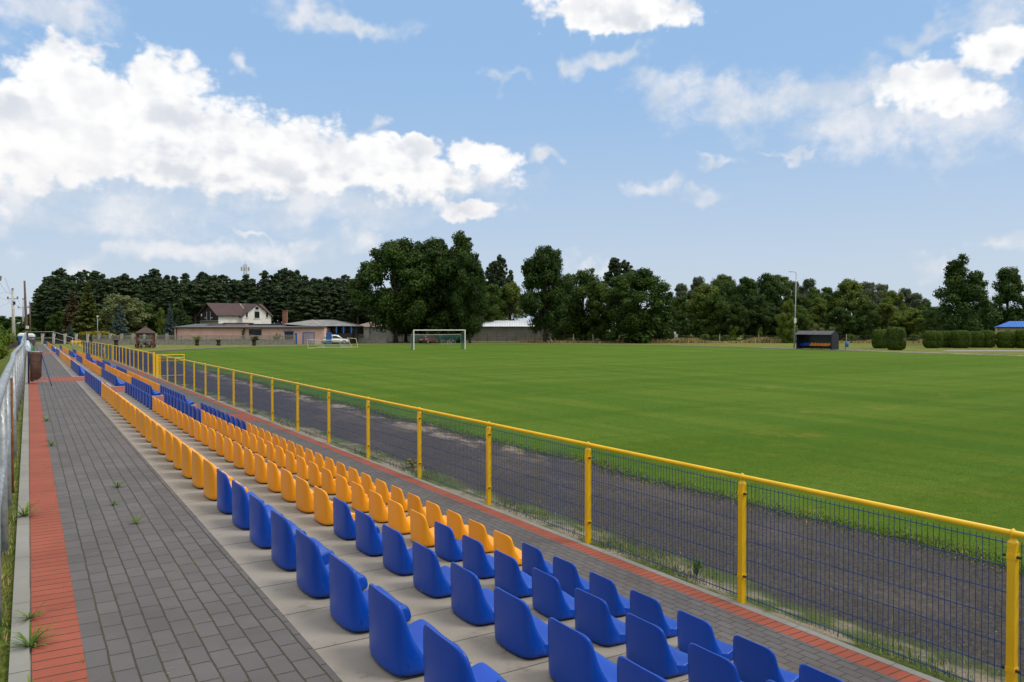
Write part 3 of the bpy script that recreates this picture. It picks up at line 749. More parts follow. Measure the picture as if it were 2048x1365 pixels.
for (u, v, w, d, k, lab) in [
    (96, 615, 80, 172, BL['dark'][1], 'dark broadleaf tree at the left foot of the pine forest'),
    (60, 640, 60, 190, BL['mid'][0], 'green tree behind the wooden utility pole'),
    (30, 632, 70, 240, BL['mid'][1], 'distant green tree behind the concrete utility pole'),
    (-10, 630, 80, 230, BL['dark'][2], 'distant dark tree at the left edge'),
    (72, 622, 50, 250, BL['mid'][0], 'distant tree just left of the pine forest'),
    (246, 585, 110, 160, BL['pale'][0], 'pale silvery willow in front of the pines'),
    (300, 606, 70, 165, BL['mid'][1], 'mid green garden tree left of the pink house'),
    (355, 612, 60, 160, BL['dark'][0], 'dark garden tree behind the left end of the pink house'),
    (120, 622, 60, 164, BL['dark'][2], 'dark garden tree behind the white pillars at left')]:
    T(k, u, v, w, d, 'broadleaf_tree', lab, 'tree')
T(LAR[0], 176, 567, 62, 152, 'larch_tree', 'tall olive green larch left of the lamp post', 'tree', wf=.42)
T(LAR[1], 146, 583, 52, 158, 'larch_tree', 'brownish dry conifer left of the green larch', 'tree', wf=.40)
T(SPB[0], 239, 607, 42, 140, 'spruce_tree', 'blue spruce behind the white pillars', 'tree', wf=.5)
T(SPB[0], 340, 610, 30, 140, 'spruce_tree', 'narrow blue grey spruce by the left end of the pink house', 'tree', wf=.5, rz=2)
T(SPB[0], 140, 648, 22, 142, 'spruce_tree', 'small blue spruce under the brown conifer', 'tree', wf=.5, rz=1)
T(SPD[0], 362, 600, 36, 150, 'spruce_tree', 'dark spruce behind the left wall of the pink house', 'tree', wf=.55)
T(BL['light'][1], 322, 614, 28, 146, 'young_tree', 'bright yellow green young tree right of the gazebo roof', 'tree')
T(SH['yellow'], 205, 658, 44, 136, 'shrub', 'yellow flowering bush beside the lamp post', 'shrub', wf=.9)
T(SH['yellow'], 222, 664, 34, 138, 'shrub', 'yellow bush at the foot of the blue spruce', 'shrub', wf=.9)
T(SH['yellow'], 176, 660, 30, 138, 'shrub', 'yellow green bush under the larch', 'shrub', wf=.9)
T(SH['yellow'], 262, 668, 24, 137, 'shrub', 'small yellow bush left of the gazebo', 'shrub', wf=.9)
for (u, v, w, d, k, lab) in [(-6, 640, 56, 62, 'light', 'bright green bush outside the railing at the left edge'), (2, 662, 34, 50, 'lime', 'low light green bush at the left edge below the tall bush'),
                             (42, 655, 46, 150, 'mid', 'green bush behind the concrete pole'), (14, 650, 40, 160, 'mid', 'green bush left of the concrete pole'), (-20, 636, 60, 90, 'mid', 'tall bush beyond the brown board fence'),
                             (62, 650, 30, 158, 'dark', 'dark bush between the two wooden poles')]:
    T(SH[k], u, v, w, d, 'shrub', lab, 'shrub', wf=.9)
# bushes in the rough grass at right
bush = [(1466, 645, 22, 'lime'), (1519, 650, 16, 'lime'), (1408, 664, 18, 'light'), (1562, 648, 18, 'light'), (1618, 632, 34, 'cream'), (1662, 650, 16, 'cream'), (1640, 652, 18, 'cream'), (1180, 658, 12, 'light'), (1222, 656, 14, 'lime'), (1318, 648, 18, 'lime'), (1380, 668, 34, 'dark'), (1330, 660, 26, 'mid'), (1440, 668, 40, 'mid'), (1500, 668, 34, 'dark'), (1548, 672, 24, 'mid'),
        (1700, 666, 36, 'mid'), (1835, 666, 36, 'mid')]
bw = ['between the pale post box and the dugout', 'left of the dugout', 'in front of the wood', 'in the dry grass', 'behind the dugout roof', 'beside the dugout']
for i, (u, v, w, k) in enumerate(bush):
    side = 'behind the dugout' if 1580 < u < 1690 else ('right of the dugout' if u >= 1690 else ('right of the white post box' if u > 1360 else 'near the very dark tree'))
    T(SH[k], u, v, w, 146 if v > 655 else 148, 'bush', '%s green bush in the rough grass %s' % ({'lime': 'bright', 'light': 'light', 'cream': 'cream flowering', 'mid': 'mid', 'dark': 'dark'}[k], side), 'bush', '%s bushes %s' % (k, side), wf=.9)
# dry tall grass strip
def blades(mb, g, x, y, z, h, w, lean=.4):
    a = g.uniform(0, 2 * PI); dx, dy = math.cos(a), math.sin(a); l = lean * h * g.random(); i = len(mb.v); px, py = -dy * w / 2, dx * w / 2
    mb.v.extend([(x - px, y - py, z), (x + px, y + py, z), (x + px * .7 + dx * l * .4, y + py * .7 + dy * l * .4, z + h * .6), (x - px * .7 + dx * l * .4, y - py * .7 + dy * l * .4, z + h * .6), (x + dx * l, y + dy * l, z + h)])
    mb.f.append([i, i+1, i+2, i+3]); mb.m.append(mb.cur); mb.f.append([i+3, i+2, i+4]); mb.m.append(mb.cur)
mb = MB(); g = random.Random(14)
for i in range(34000):
    u = g.uniform(1040, 2060); d = g.uniform(140, 156); p = at(u, d)
    hh = .7 + .5 * math.sin(u * .02 + 1) + .4 * math.sin(u * .051)
    if u < 1240: hh *= .4
    mb.cur = 0 if g.random() < .80 else 1
    blades(mb, g, p.x, p.y, G - .02, g.uniform(.5, 1.15) * max(.35, hh), .20, .5)
mb.cur = 0
tag(mb.build('tall_grass', [LM['straw'], LM['mid']], None, fixn=False), 'strip of tall dry grass in front of the wood', 'grass', None, 'stuff')
# grass along edges of pitch, verge, bank
mb = MB(); g = random.Random(15)
for i in range(30000):   # ragged pitch edge
    y = 3 + 50 * g.random() ** 1.5; x = CX - RR + g.gauss(.05, .16) + .14 * math.sin(y * 1.3) * math.sin(y * .37)
    mb.cur = 2 if g.random() < .8 else 1; blades(mb, g, x, y, gz(x), g.uniform(.012, .036), .012, 1.3)
mb.cur = 0
for i in range(15000):    # weeds by the fence foot
    mb.cur = g.choice((0, 0, 2, 1))
    y = 2 + 48 * g.random() ** 1.5; x = 6.42 + abs(g.gauss(0, .28))
    if math.sin(y * 1.9) + math.sin(y * .83 + 1) + g.gauss(0, .5) < .1: continue
    blades(mb, g, x, y, gz(x), g.uniform(.02, .08) * (1 if g.random() < .93 else 2.2), .010, 1.1)
for i in range(9000):
    y = 1.5 + 60 * g.random() ** 1.6; x = -.10 - abs(g.gauss(0, .12)); mb.cur = 1 if g.random() < .45 else 0
    blades(mb, g, x, y, -.04, g.uniform(.01, .06), .007, 1.3)
mb.cur = 0
for i in range(2600):    # small growth in the paving joints
    k = g.randint(0, 9); x = .203 + .0985 * k; y = 2.2 + 45 * g.random() ** 1.4
    if math.sin(y * 2.3 + k * 1.7) + math.sin(y * .9 + k) + g.gauss(0, .3) < (1.0 if k else .1): continue
    blades(mb, g, x + g.gauss(0, .004), y, 0, g.uniform(.005, .018 if k else .035), .004, .9)
tag(mb.build('grass_blades', [LM['weed'], LM['straw'], LM['turf']], None, fixn=False), 'grass and weeds growing along the pitch edge, fence foot and kerb', 'grass', None, 'stuff')
def tuft(x, y, z, r, n, label, seed):
    g = random.Random(seed); q = MB()
    for i in range(n):
        a = g.uniform(0, 2 * PI); l = r * g.uniform(.5, 1.1); h = l * g.uniform(.15, .8); w = .008 * g.uniform(.7, 1.3)
        dx, dy = math.cos(a), math.sin(a); px, py = -dy * w / 2, dx * w / 2; b = len(q.v)
        for t in (0, .35, .7): q.v.extend([(dx * l * t - px * (1 - t * .4), dy * l * t - py * (1 - t * .4), h * math.sin(t * 1.9)), (dx * l * t + px * (1 - t * .4), dy * l * t + py * (1 - t * .4), h * math.sin(t * 1.9))])
        q.v.append((dx * l, dy * l, h * math.sin(1.9) * .9))
        for f in ((0, 1, 3, 2), (2, 3, 5, 4), (4, 5, 6)): q.f.append([b + j for j in f]); q.m.append(0)
    return tag(q.build('grass_tuft', LM['weed'], None, fixn=False, loc=(x, y, z)), label, 'grass tuft', 'grass tufts in the paving')
for i, (x, y, r, n, l) in enumerate([(-.005, 4.30, .14, 46, 'largest green grass tuft between kerb and red paving, nearest the camera but one'), (-.005, 4.72, .10, 20, 'spiky grass tuft just beyond the largest one at the kerb'),
    (-.005, 3.72, .10, 14, 'thin grass tuft at the bottom edge between kerb and red paving'), (-.04, 7.3, .16, 50, 'wide grass tuft sprawling over the kerb farther along'), (.69, 6.6, .09, 20, 'upright grass tuft in the grey paving, the nearest one there'),
    (.70, 8.2, .10, 24, 'flat grass tuft in the middle of the grey paving'), (.60, 7.4, .08, 18, 'small flat grass tuft in the grey paving beside the red strip'), (.24, 11.5, .12, 26, 'grass tuft at the edge of red and grey paving'),
    (.24, 14.6, .13, 30, 'farther grass tuft at the edge of red and grey paving')]): tuft(x, y, .002, r, n, l, 40 + i)
mb = MB(); g = random.Random(19)
for i in range(260):   # dry stalks and litter on the paving
    x = g.uniform(-.08, 1.9); y = 2 + 12 * g.random() ** 1.3; a = g.uniform(0, PI); l = g.uniform(.01, .05) if i > 6 else g.uniform(.12, .28)
    mb.tube([(x, y, .004), (x + l * .5 * math.cos(a), y + l * .5 * math.sin(a), .007), (x + l * math.cos(a + .2), y + l * math.sin(a + .2), .003)], .0008, 3, False)
tag(mb.build('dry_stalks', LM['straw'], None, fixn=False), 'scattered dry stalks and bits on the walkway', 'litter', None, 'stuff')
yw = shrub(98, LM['weed'], 9, 26, .10)
yg = shrub(99, LM['yellow'], 8, 60, .09)
tree(yg, 'weed_plant', (6.75, 14.9, -1.41), .25, .35, 'small yellow flowering weed behind the fence foot', 'plant')
tree(yw, 'weed_plant', (6.62, 6.65, -1.41), .30, .14, 'upright green weed behind the fence in the second nearest panel', 'plant')

# ---------------------------------------------------------------- hedges
def hedge(u, topv, botv, wpx, label, seed, square=.22):
    d = (EYE - G) * FPX / (botv - 655); g = random.Random(seed); p = at(u, d + 1.2)
    h = zat(topv, d) - G; w = wpx * d / FPX / 2 * .86
    t = empty('clipped_hedge', p, -YAW, label, 'hedge', 'clipped round hedges'); q = MB(); e = 2.0 + square * 4
    for i in range(int(9500 * max(1, w / 1.2))):
        th = g.uniform(0, 2 * PI); ph = g.uniform(-.98, 1)
        cs = lambda a: math.copysign(abs(math.cos(a)) ** (2 / e), math.cos(a)); sn = lambda a: math.copysign(abs(math.sin(a)) ** (2 / e), math.sin(a))
        lat = math.asin(ph); rr = abs(math.cos(lat)) ** (2 / (e + .6)); zz = math.copysign(abs(math.sin(lat)) ** (2 / (e + .6)), lat)
        k = g.uniform(.93, 1.03) + .025 * math.sin(th * 5 + lat * 4)
        if zz > .8: k += abs(g.gauss(0, .035))
        c = Vector((w * cs(th) * rr * k, 1.15 * sn(th) * rr * k, h * .5 * (1 + zz * k)))
        nrm = Vector((math.cos(th) * rr + g.gauss(0, .6), math.sin(th) * rr + g.gauss(0, .6), zz * .8 + g.gauss(0, .6) + .2)).normalized()
        a = nrm.orthogonal().normalized(); b = nrm.cross(a); s = .07 * g.uniform(.7, 1.3); j = len(q.v)
        q.v.extend([tuple(c - a * s), tuple(c + b * s * .6), tuple(c + a * s), tuple(c - b * s * .6)]); q.f.append([j, j+1, j+2, j+3]); q.m.append(0)
    q.build('foliage', LM['hedge'], t, fixn=False)
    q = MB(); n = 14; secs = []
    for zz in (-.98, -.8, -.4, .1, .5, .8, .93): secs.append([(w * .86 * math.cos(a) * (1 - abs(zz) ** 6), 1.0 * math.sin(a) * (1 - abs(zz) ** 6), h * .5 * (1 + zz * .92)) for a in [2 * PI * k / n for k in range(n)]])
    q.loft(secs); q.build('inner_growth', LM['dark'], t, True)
    return t
hedge(1761, 660, 697.5, 32, 'left clipped round hedge of the pair right of the dugout', 1, .25)
hedge(1792, 656, 701, 36, 'right and larger clipped round hedge of the pair right of the dugout', 2, .3)
hedge(1866, 663, 697, 38, 'first clipped hedge block of the long row behind the path', 3)
hedge(1893, 663, 696, 28, 'narrow second clipped hedge block in the long row', 4)
hedge(1921, 662, 697, 40, 'wide middle clipped hedge block in the long row', 5)
hedge(1952, 664, 696, 28, 'fourth clipped hedge block in the long row', 6)
hedge(1974, 662, 696, 26, 'last clipped hedge block at the right end of the long row', 7)
hedge(2014, 664, 696.5, 42, 'clipped hedge block in front of the yellow building', 8)
hedge(2046, 661, 697, 26, 'clipped hedge at the right edge beside the yellow building', 9)

# ---------------------------------------------------------------- buildings
def W(name, col, rough=.85, **k): return simple(name, col, rough, 0, k.pop('ns', .8), k.pop('amt', .10), **k)
M['pink'] = W('pink_render', (.80, .49, .42), dirt=((.68, .42, .37), 1.2, .56))
M['roofgrey'] = W('roof_felt', (.10, .105, .115)); M['eternit'] = None
def corrug(name, c1, c2, sc=6, ax='X'):
    m, nt, b = newmat(name); oc = objc(nt); sp = N(nt, 'ShaderNodeSeparateXYZ'); L(nt, oc, sp.inputs[0])
    w = math_(nt, 'SINE', math_(nt, 'MULTIPLY', sp.outputs[ax], sc * 2 * PI)); f = noise(nt, oc, .7, 6, .65)
    c = mix(nt, ramp(nt, f, .3, .7), c1, c2); L(nt, c, b.inputs['Base Color']); b.inputs['Roughness'].default_value = .75
    bump(nt, b, w, .02); return m
M['eternit'] = corrug('weathered_sheet_roof', (.19, .19, .185), (.30, .295, .28), 5)
M['brownroof'] = corrug('brown_sheet_roof', (.060, .032, .031), (.080, .042, .040), 4)
M['redroof'] = corrug('faded_red_roof', (.24, .17, .155), (.32, .24, .22), 4)
M['whiteroof'] = corrug('white_metal_roof', (.62, .66, .72), (.70, .74, .80), 2)
M['blueroof'] = corrug('blue_metal_roof', (.03, .14, .50), (.04, .18, .58), 3)
def blocks(name, c1, c2, mo, bw=.5, rh=.25):
    m, nt, b = newmat(name); oc = objc(nt); sp = N(nt, 'ShaderNodeSeparateXYZ'); L(nt, oc, sp.inputs[0]); cb = N(nt, 'ShaderNodeCombineXYZ')
    L(nt, math_(nt, 'ADD', sp.outputs[0], sp.outputs[1]), cb.inputs[0]); L(nt, sp.outputs[2], cb.inputs[1])
    br = N(nt, 'ShaderNodeTexBrick'); L(nt, cb.outputs[0], br.inputs['Vector']); br.inputs['Scale'].default_value = 1
    br.inputs['Brick Width'].default_value = bw; br.inputs['Row Height'].default_value = rh; br.inputs['Mortar Size'].default_value = .02
    br.inputs['Color1'].default_value = (*c1, 1); br.inputs['Color2'].default_value = (*c2, 1); br.inputs['Mortar'].default_value = (*mo, 1)
    c = mix(nt, ramp(nt, noise(nt, oc, .5, 6, .7), .35, .7), br.outputs['Color'], mix(nt, 1, br.outputs['Color'], (.7, .7, .72), 'MULTIPLY'))
    L(nt, c, b.inputs['Base Color']); b.inputs['Roughness'].default_value = .9; return m
M['whiteblock'] = blocks('white_block_wall', (.50, .48, .46), (.56, .54, .52), (.34, .33, .32))
M['greyblock'] = blocks('grey_block_wall', (.24, .22, .21), (.30, .28, .265), (.15, .14, .13))
M['brick'] = blocks('red_brick', (.34, .10, .05), (.28, .08, .04), (.24, .16, .12), .25, .08)
M['cream'] = W('cream_render', (.84, .82, .78), dirt=((.58, .50, .42), .9, .60)); M['darkwood'] = W('dark_boards', (.020, .014, .013)); M['fascia'] = W('dark_fascia', (.03, .028, .03))
M['bluepaint'] = simple('blue_paint', (.02, .13, .42), .5); M['lilac'] = W('lilac_door', (.42, .35, .42)); M['yellowwall'] = W('yellow_render', (.74, .60, .28))
M['reddish'] = simple('red_wood', (.13, .035, .02), .6, 0, 4, .25); M['brownshingle'] = W('brown_shingle', (.075, .05, .042), ns=6, amt=.25); M['concrete'] = simple('concrete', (.27, .255, .225), .9, 0, 2, .22, .004)
M['concretelight'] = simple('pale_concrete', (.50, .47, .42), .9, 0, 2, .2)
class Bld:
    """local frame: x to the right, y away from the camera, z up from the ground; px() converts image pixels at distance d"""
    def __init__(s, name, u, d, label, cat='building', rot=0, group=None):
        s.u, s.d, s.k = u, d, d / FPX; s.rt = empty(name, at(u, d), -YAW + rot, label, cat, group)
    def x(s, u): return (u - s.u) * s.k
    def z(s, v): return max(0, (EYE - G) + (655 - v) * s.k)
    def part(s, name, mb, mat, parent=None, **k):
        o = mb.build(name, mat, parent or s.rt, **k); return o
    def window(s, u0, u1, v0, v1, frame='white', yoff=0, pane='glass', sill=True, name='window', split=2):
        x0, x1, z1, z0 = s.x(u0), s.x(u1), s.z(v0), s.z(v1); t = .05
        q = MB(); q.box((x0, yoff - .05, z0), (x0 + t, yoff + .02, z1)); q.box((x1 - t, yoff - .05, z0), (x1, yoff + .02, z1)); q.box((x0 + t, yoff - .05, z1 - t), (x1 - t, yoff + .02, z1)); q.box((x0 + t, yoff - .05, z0), (x1 - t, yoff + .02, z0 + t))
        for i in range(1, split): xm = x0 + (x1 - x0) * i / split; q.box((xm - .02, yoff - .045, z0 + t), (xm + .02, yoff + .015, z1 - t))
        f = s.part(name, q, M[frame])
        q = MB(); q.box((x0 + t, yoff - .02, z0 + t), (x1 - t, yoff - .015, z1 - t)); s.part('pane', q, M[pane], f)
        if sill: q = MB(); q.box((x0 - .08, yoff - .14, z0 - .07), (x1 + .08, yoff - .003, z0 - .002)); s.part('sill', q, M['concretelight'], f)
        return f
# pink bungalow --------------------------------------------------
B = Bld('pink_house', 500, 132, 'long pink rendered bungalow with dark flat roof and tall brick chimney')
q = MB(); q.box((B.x(349), 0, 0), (B.x(649), 9, B.z(656.5))); B.part('wall', q, M['pink'])
q = MB(); zf = B.z(656.5)
q.loft([[(B.x(345), -.5, zf + .003), (B.x(345), -.5, zf + .14), (B.x(345), 9.5, zf + .75), (B.x(345), 9.5, zf + .5)], [(B.x(650), -.5, zf + .003), (B.x(650), -.5, zf + .14), (B.x(650), 9.5, zf + .75), (B.x(650), 9.5, zf + .5)]])
B.part('roof', q, M['roofgrey'])
q = MB(); q.box((B.x(345), -.54, zf - .04), (B.x(650), -.502, zf + .15)); B.part('fascia', q, M['fascia'])
q = MB(); q.box((B.x(430), 4.5, zf + .3), (B.x(474), 8.2, B.z(647.0))); q.box((B.x(474.2), 5.5, zf + .3), (B.x(560), 8.4, B.z(650))); B.part('upper_wall', q, M['pink'])
q = MB(); q.loft([[(B.x(388), 4.6, zf + .65), (B.x(430), 4.6, zf + .3), (B.x(430), 4.6, B.z(646.4))], [(B.x(388), 8, zf + .65), (B.x(430), 8, zf + .3), (B.x(430), 8, B.z(646.4))]]); B.part('side_roof', q, M['redroof'])
q = MB(); q.box((B.x(428), 4.2, B.z(647.0) + .002), (B.x(476), 8.4, B.z(645.6))); q.box((B.x(477), 5.2, B.z(650) + .002), (B.x(566), 8.7, B.z(648.2))); B.part('upper_roof', q, M['fascia'])
q = MB(); q.box((B.x(547.5), 5.0, zf + .3), (B.x(556), 5.75, B.z(620.5))); ch = B.part('chimney', q, M['brick'])
q = MB(); q.box((B.x(546.7), 4.93, B.z(620.5) + .002), (B.x(556.8), 5.82, B.z(619.3))); B.part('chimney_cap', q, M['brick'], ch)
B.window(498, 523, 659, 671.5, 'fascia', -.004, 'glass', True, split=4)
f = B.window(569, 587, 664, 684, 'bluepaint', -.004, 'glass', False, split=1)
q = MB(); q.box((B.x(568), -.28, B.z(664)), (B.x(588), -.06, B.z(662))); B.part('awning', q, M['bluepaint'], f)
q = MB(); q.box((B.x(352.5), -.14, 0), (B.x(354), -.03, zf)); B.part('downpipe', q, M['reddish'])
q = MB(); q.box((B.x(607), -.09, .02), (B.x(628), -.004, B.z(667))); dr = B.part('garage_door', q, M['lilac'])
q = MB(); q.box((B.x(606), -.12, .02), (B.x(607) - .004, -.004, B.z(666))); q.box((B.x(628) + .004, -.12, .02), (B.x(629), -.004, B.z(666))); q.box((B.x(606), -.12, B.z(666) + .003), (B.x(629), -.004, B.z(665))); B.part('door_frame', q, M['bluepaint'], dr)
for (u, v) in ((471, 0),): pass
# grey hipped roof and veranda -------------------------------------
B = Bld('outbuilding', 640, 134, 'low building with weathered grey hipped roof, dark veranda and blue posts')
ze = B.z(652.5); zr = B.z(639.5)
q = MB(); xa, xb, xc, xd = B.x(563), B.x(708), B.x(607), B.x(655)
q.add([(xa, .9, ze + .35), (B.x(620), -.7, ze), (xb, -.7, ze), (xb, 11, ze), (xa, 11, ze), (xc, 5, zr), (xd, 5, zr)], [(0, 1, 6, 5), (1, 2, 6), (2, 3, 6), (3, 4, 5, 6), (4, 0, 5), (0, 4, 3, 2, 1)])
B.part('roof', q, M['eternit'])
q = MB(); q.tube([(B.x(611), 4.6, zr - .05), (B.x(643), -.65, ze + .04)], .10, 6); B.part('ridge', q, M['concretelight'])
q = MB(); q.box((B.x(650.5), 2.2, 0), (B.x(705), 10, ze - .02)); B.part('wall', q, M['darkwood'])
q = MB(); q.box((B.x(645), -.5, 0), (B.x(705), -.4, B.z(667))); B.part('veranda_boards', q, M['darkwood'])
for u in (674, 688, 703.5): q = MB(); q.box((B.x(u) - .1, -.45, B.z(667) + .003), (B.x(u) + .1, -.27, ze - .03)); B.part('veranda_post', q, M['bluepaint'])
B.window(656, 670, 656, 664, 'fascia', 2.19, split=2, sill=False); B.window(677, 686, 656, 663, 'bluepaint', 2.19, split=1, sill=False); B.window(691, 702, 656, 664, 'fascia', 2.19, split=2, sill=False)
# two storey house -------------------------------------------------
d = 150; B = Bld('gabled_house', 418, d, 'white two storey house with brown roof, dark boarded gable and white gable', rot=0)
ph = R(42); B.rt.rotation_euler = (0, 0, -YAW + ph); k = d / FPX
# ridge along local x; left end gable turned towards the camera
h1 = (EYE - G) + (655 - 631) * k; hr = (EYE - G) + (655 - 608) * k; Lh, Wd = 10.2, 9.2; x0 = 0.0; x1 = x0 + Lh
def gab(x, ax=0): return [(x, -Wd/2, 0), (x, Wd/2, 0), (x, Wd/2, h1), (x, 0, hr - .12), (x, -Wd/2, h1)]
q = MB(); q.loft([gab(x0), gab(x1)]); B.part('wall', q, M['cream'])
q = MB(); q.loft([[(x, -Wd/2 + .03, h1 - 1.0), (x, Wd/2 - .03, h1 - 1.0), (x, Wd/2 - .03, h1 - .02), (x, 0, hr - .16), (x, -Wd/2 + .03, h1 - .02)] for x in (x0 - .06, x0 - .003)]); B.part('boarded_gable', q, M['darkwood'])
q = MB()
for s in (-1, 1):
    sl = (hr - h1) / (Wd / 2); e = Wd / 2 + .45
    a = [(x0 - .5, 0, hr), (x0 - .5, s * e, h1 - .45 * sl), (x0 - .5, s * e, h1 - .45 * sl + .16), (x0 - .5, 0, hr + .17)]
    q.loft([a, [(x1 + .4, y, z) for _, y, z in a]])
rf = B.part('roof', q, M['brownroof'])
q = MB(); q.box((x0 + 5.2, .3, hr - .2), (x0 + 5.9, .9, hr + .55)); B.part('chimney', q, M['brownroof'], rf)
q = MB(); q.tube([(x0 + 6.0, -.1, hr + .16), (x0 + 6.0, -Wd/2 - .4, h1 - .2)], .07, 5); B.part('roof_ladder', q, M['concretelight'], rf)
# cross gable facing the pitch
gx, gw, gy = 7.1, 5.7, -Wd/2 - .9; h2 = h1 - .15; hg = hr - .1
q = MB(); sec = lambda y: [(gx - gw/2, y, 0), (gx + gw/2, y, 0), (gx + gw/2, y, h2), (gx, y, hg - .1), (gx - gw/2, y, h2)]
q.loft([sec(gy), sec(-.5)]); gb = B.part('gable_wall', q, M['cream'])
q = MB(); sl2 = (hg - h2) / (gw / 2)
for s in (-1, 1):
    e = gw / 2 + .35; a = [(gx, gy - .3, hg), (gx + s * e, gy - .3, h2 - .35 * sl2), (gx + s * e, gy - .3, h2 - .35 * sl2 + .14), (gx, gy - .3, hg + .15)]
    q.loft([a, [(x, .0, z) for x, _, z in a]])
B.part('gable_roof', q, M['brownroof'])
def win2(xc, zc, w, h, y, nm='window'):
    q = MB(); t = .06
    for a, b in (((xc - w/2, zc - h/2), (xc + w/2, zc - h/2 + t)), ((xc - w/2, zc + h/2 - t), (xc + w/2, zc + h/2)), ((xc - w/2, zc - h/2 + t), (xc - w/2 + t, zc + h/2 - t)), ((xc + w/2 - t, zc - h/2 + t), (xc + w/2, zc + h/2 - t))): q.box((a[0], y - .05, a[1]), (b[0], y - .003, b[1]))
    f = B.part(nm, q, M['fascia']); q = MB(); q.box((xc - w/2 + t, y - .03, zc - h/2 + t), (xc + w/2 - t, y - .01, zc + h/2 - t)); B.part('pane', q, M['glass'], f)
    q = MB(); q.box((xc - w/2 - .12, y - .12, zc - h/2 - .10), (xc + w/2 + .12, y - .004, zc - h/2 - .003)); B.part('sill', q, M['white'], f)
zc = (EYE - G) + (655 - 630) * k
win2(gx, zc, .95, 1.25, gy); win2(gx - 2.0, zc, .34, .95, gy); win2(gx + 2.0, zc, .34, .95, gy); win2(gx, (EYE - G) + (655 - 617) * k, .6, .5, gy)
q = MB(); xx = x0 - .065
for y in (-.9, .9): q.box((xx - .03, y - .06, h1 - 1.0), (xx, y + .06, h1 + .7))
q.box((xx - .03, .9 + .07, h1 - .55), (xx, 2.0, h1 - .42)); q.box((xx - .03, -2.0, h1 - .55), (xx, -.9 - .07, h1 - .42)); B.part('white_trim', q, M['white'])
q = MB(); q.box((x0 - 1.0, -Wd/2 - .2, h1 - 1.30), (x0 - .06, Wd/2 + .2, h1 - 1.12)); B.part('balcony', q, M['fascia'])
q = MB(); q.loft([[(x0 - .5 - .05 * i, 2.4 + .28 * (1 - i * .12) * math.cos(w), h1 + .05 + .28 * (1 - i * .12) * math.sin(w)) for w in [2 * PI * j / 14 for j in range(14)]] for i in range(2)]); B.part('satellite_dish', q, M['white'])
# grey and white block sheds --------------------------------------
B = Bld('block_shed', 800, 158, 'long whitish block shed with faded red roof behind the big trees')
q = MB(); q.box((B.x(706), 0, 0), (B.x(905), 9, B.z(654))); B.part('wall', q, M['whiteblock'])
q = MB(); ze, zr = B.z(654), B.z(641.5)
q.add([(B.x(703), -.4, ze), (B.x(908), -.4, ze), (B.x(908), 9.4, ze), (B.x(703), 9.4, ze), (B.x(742), 4.5, zr), (B.x(880), 4.5, zr)], [(0, 1, 5, 4), (1, 2, 5), (2, 3, 4, 5), (3, 0, 4), (0, 3, 2, 1)]); B.part('roof', q, M['redroof'])
q = MB(); q.box((B.x(739.5), -.12, 0), (B.x(740.6), -.004, ze)); B.part('downpipe', q, M['fascia'])
for u in (838, 866): q = MB(); q.box((B.x(u), -.06, 0), (B.x(u + 13), -.004, B.z(663))); B.part('door', q, M['fascia'])
B = Bld('block_warehouse', 1000, 161, 'grey block warehouse with bright white metal roof right of the goal')
q = MB(); q.box((B.x(906.5), 0, 0), (B.x(1070), 10, B.z(653.5))); q.box((B.x(1070) + .004, .2, 0), (B.x(1107), 10, B.z(653.2))); B.part('wall', q, M['greyblock'])
q = MB(); ze, zr = B.z(653.3), B.z(641.0)
q.add([(B.x(905), -.4, ze + .002), (B.x(1074), -.4, ze + .002), (B.x(1074), 10.3, ze + .002), (B.x(905), 10.3, ze + .002), (B.x(905), 6, zr), (B.x(1056), 6, zr)], [(0, 1, 5, 4), (1, 2, 5), (2, 3, 4, 5), (3, 0, 4), (0, 3, 2, 1)]); B.part('roof', q, M['whiteroof'])
q = MB(); q.box((B.x(1070), -.1, 0), (B.x(1071.2), .19, ze - .1)); B.part('corner_pier', q, M['concrete'])
# yellow clubhouse ----------------------------------------------------
B = Bld('clubhouse', 1995, 112, 'yellow rendered building with blue metal roof at the right edge', rot=R(-29)); B.k *= .86; KZ = 112 / FPX; B.z = lambda v: (EYE - G) + (655 - v) * KZ
q = MB(); q.box((B.x(1995), 0, 0), (B.x(2160), 8, B.z(655))); B.part('wall', q, M['yellowwall'])
q = MB(); ze, zr = B.z(655), B.z(642.5)
q.add([(B.x(1992), -.5, ze + .002), (B.x(2165), -.5, ze + .002), (B.x(2165), 8.5, ze + .002), (B.x(1992), 8.5, ze + .002), (B.x(2022), 4, zr), (B.x(2130), 4, zr)], [(0, 1, 5, 4), (1, 2, 5), (2, 3, 4, 5), (3, 0, 4), (0, 3, 2, 1)]); B.part('roof', q, M['blueroof'])
q = MB(); q.box((B.x(1992), -.53, ze - .12), (B.x(2165), -.502, ze + .06)); B.part('fascia', q, M['navy'])
q = MB(); q.box((B.x(1995.5), -.10, 0), (B.x(1996.6), -.004, ze - .13)); B.part('downpipe', q, M['reddish'])
B.window(2010, 2019, 661.5, 668, 'fascia', -.004, split=2, sill=False)
q = MB(); q.cyl((B.x(2038), -.05, B.z(662)), .1, .16, 12); B.part('wall_lamp', q, M['white'])
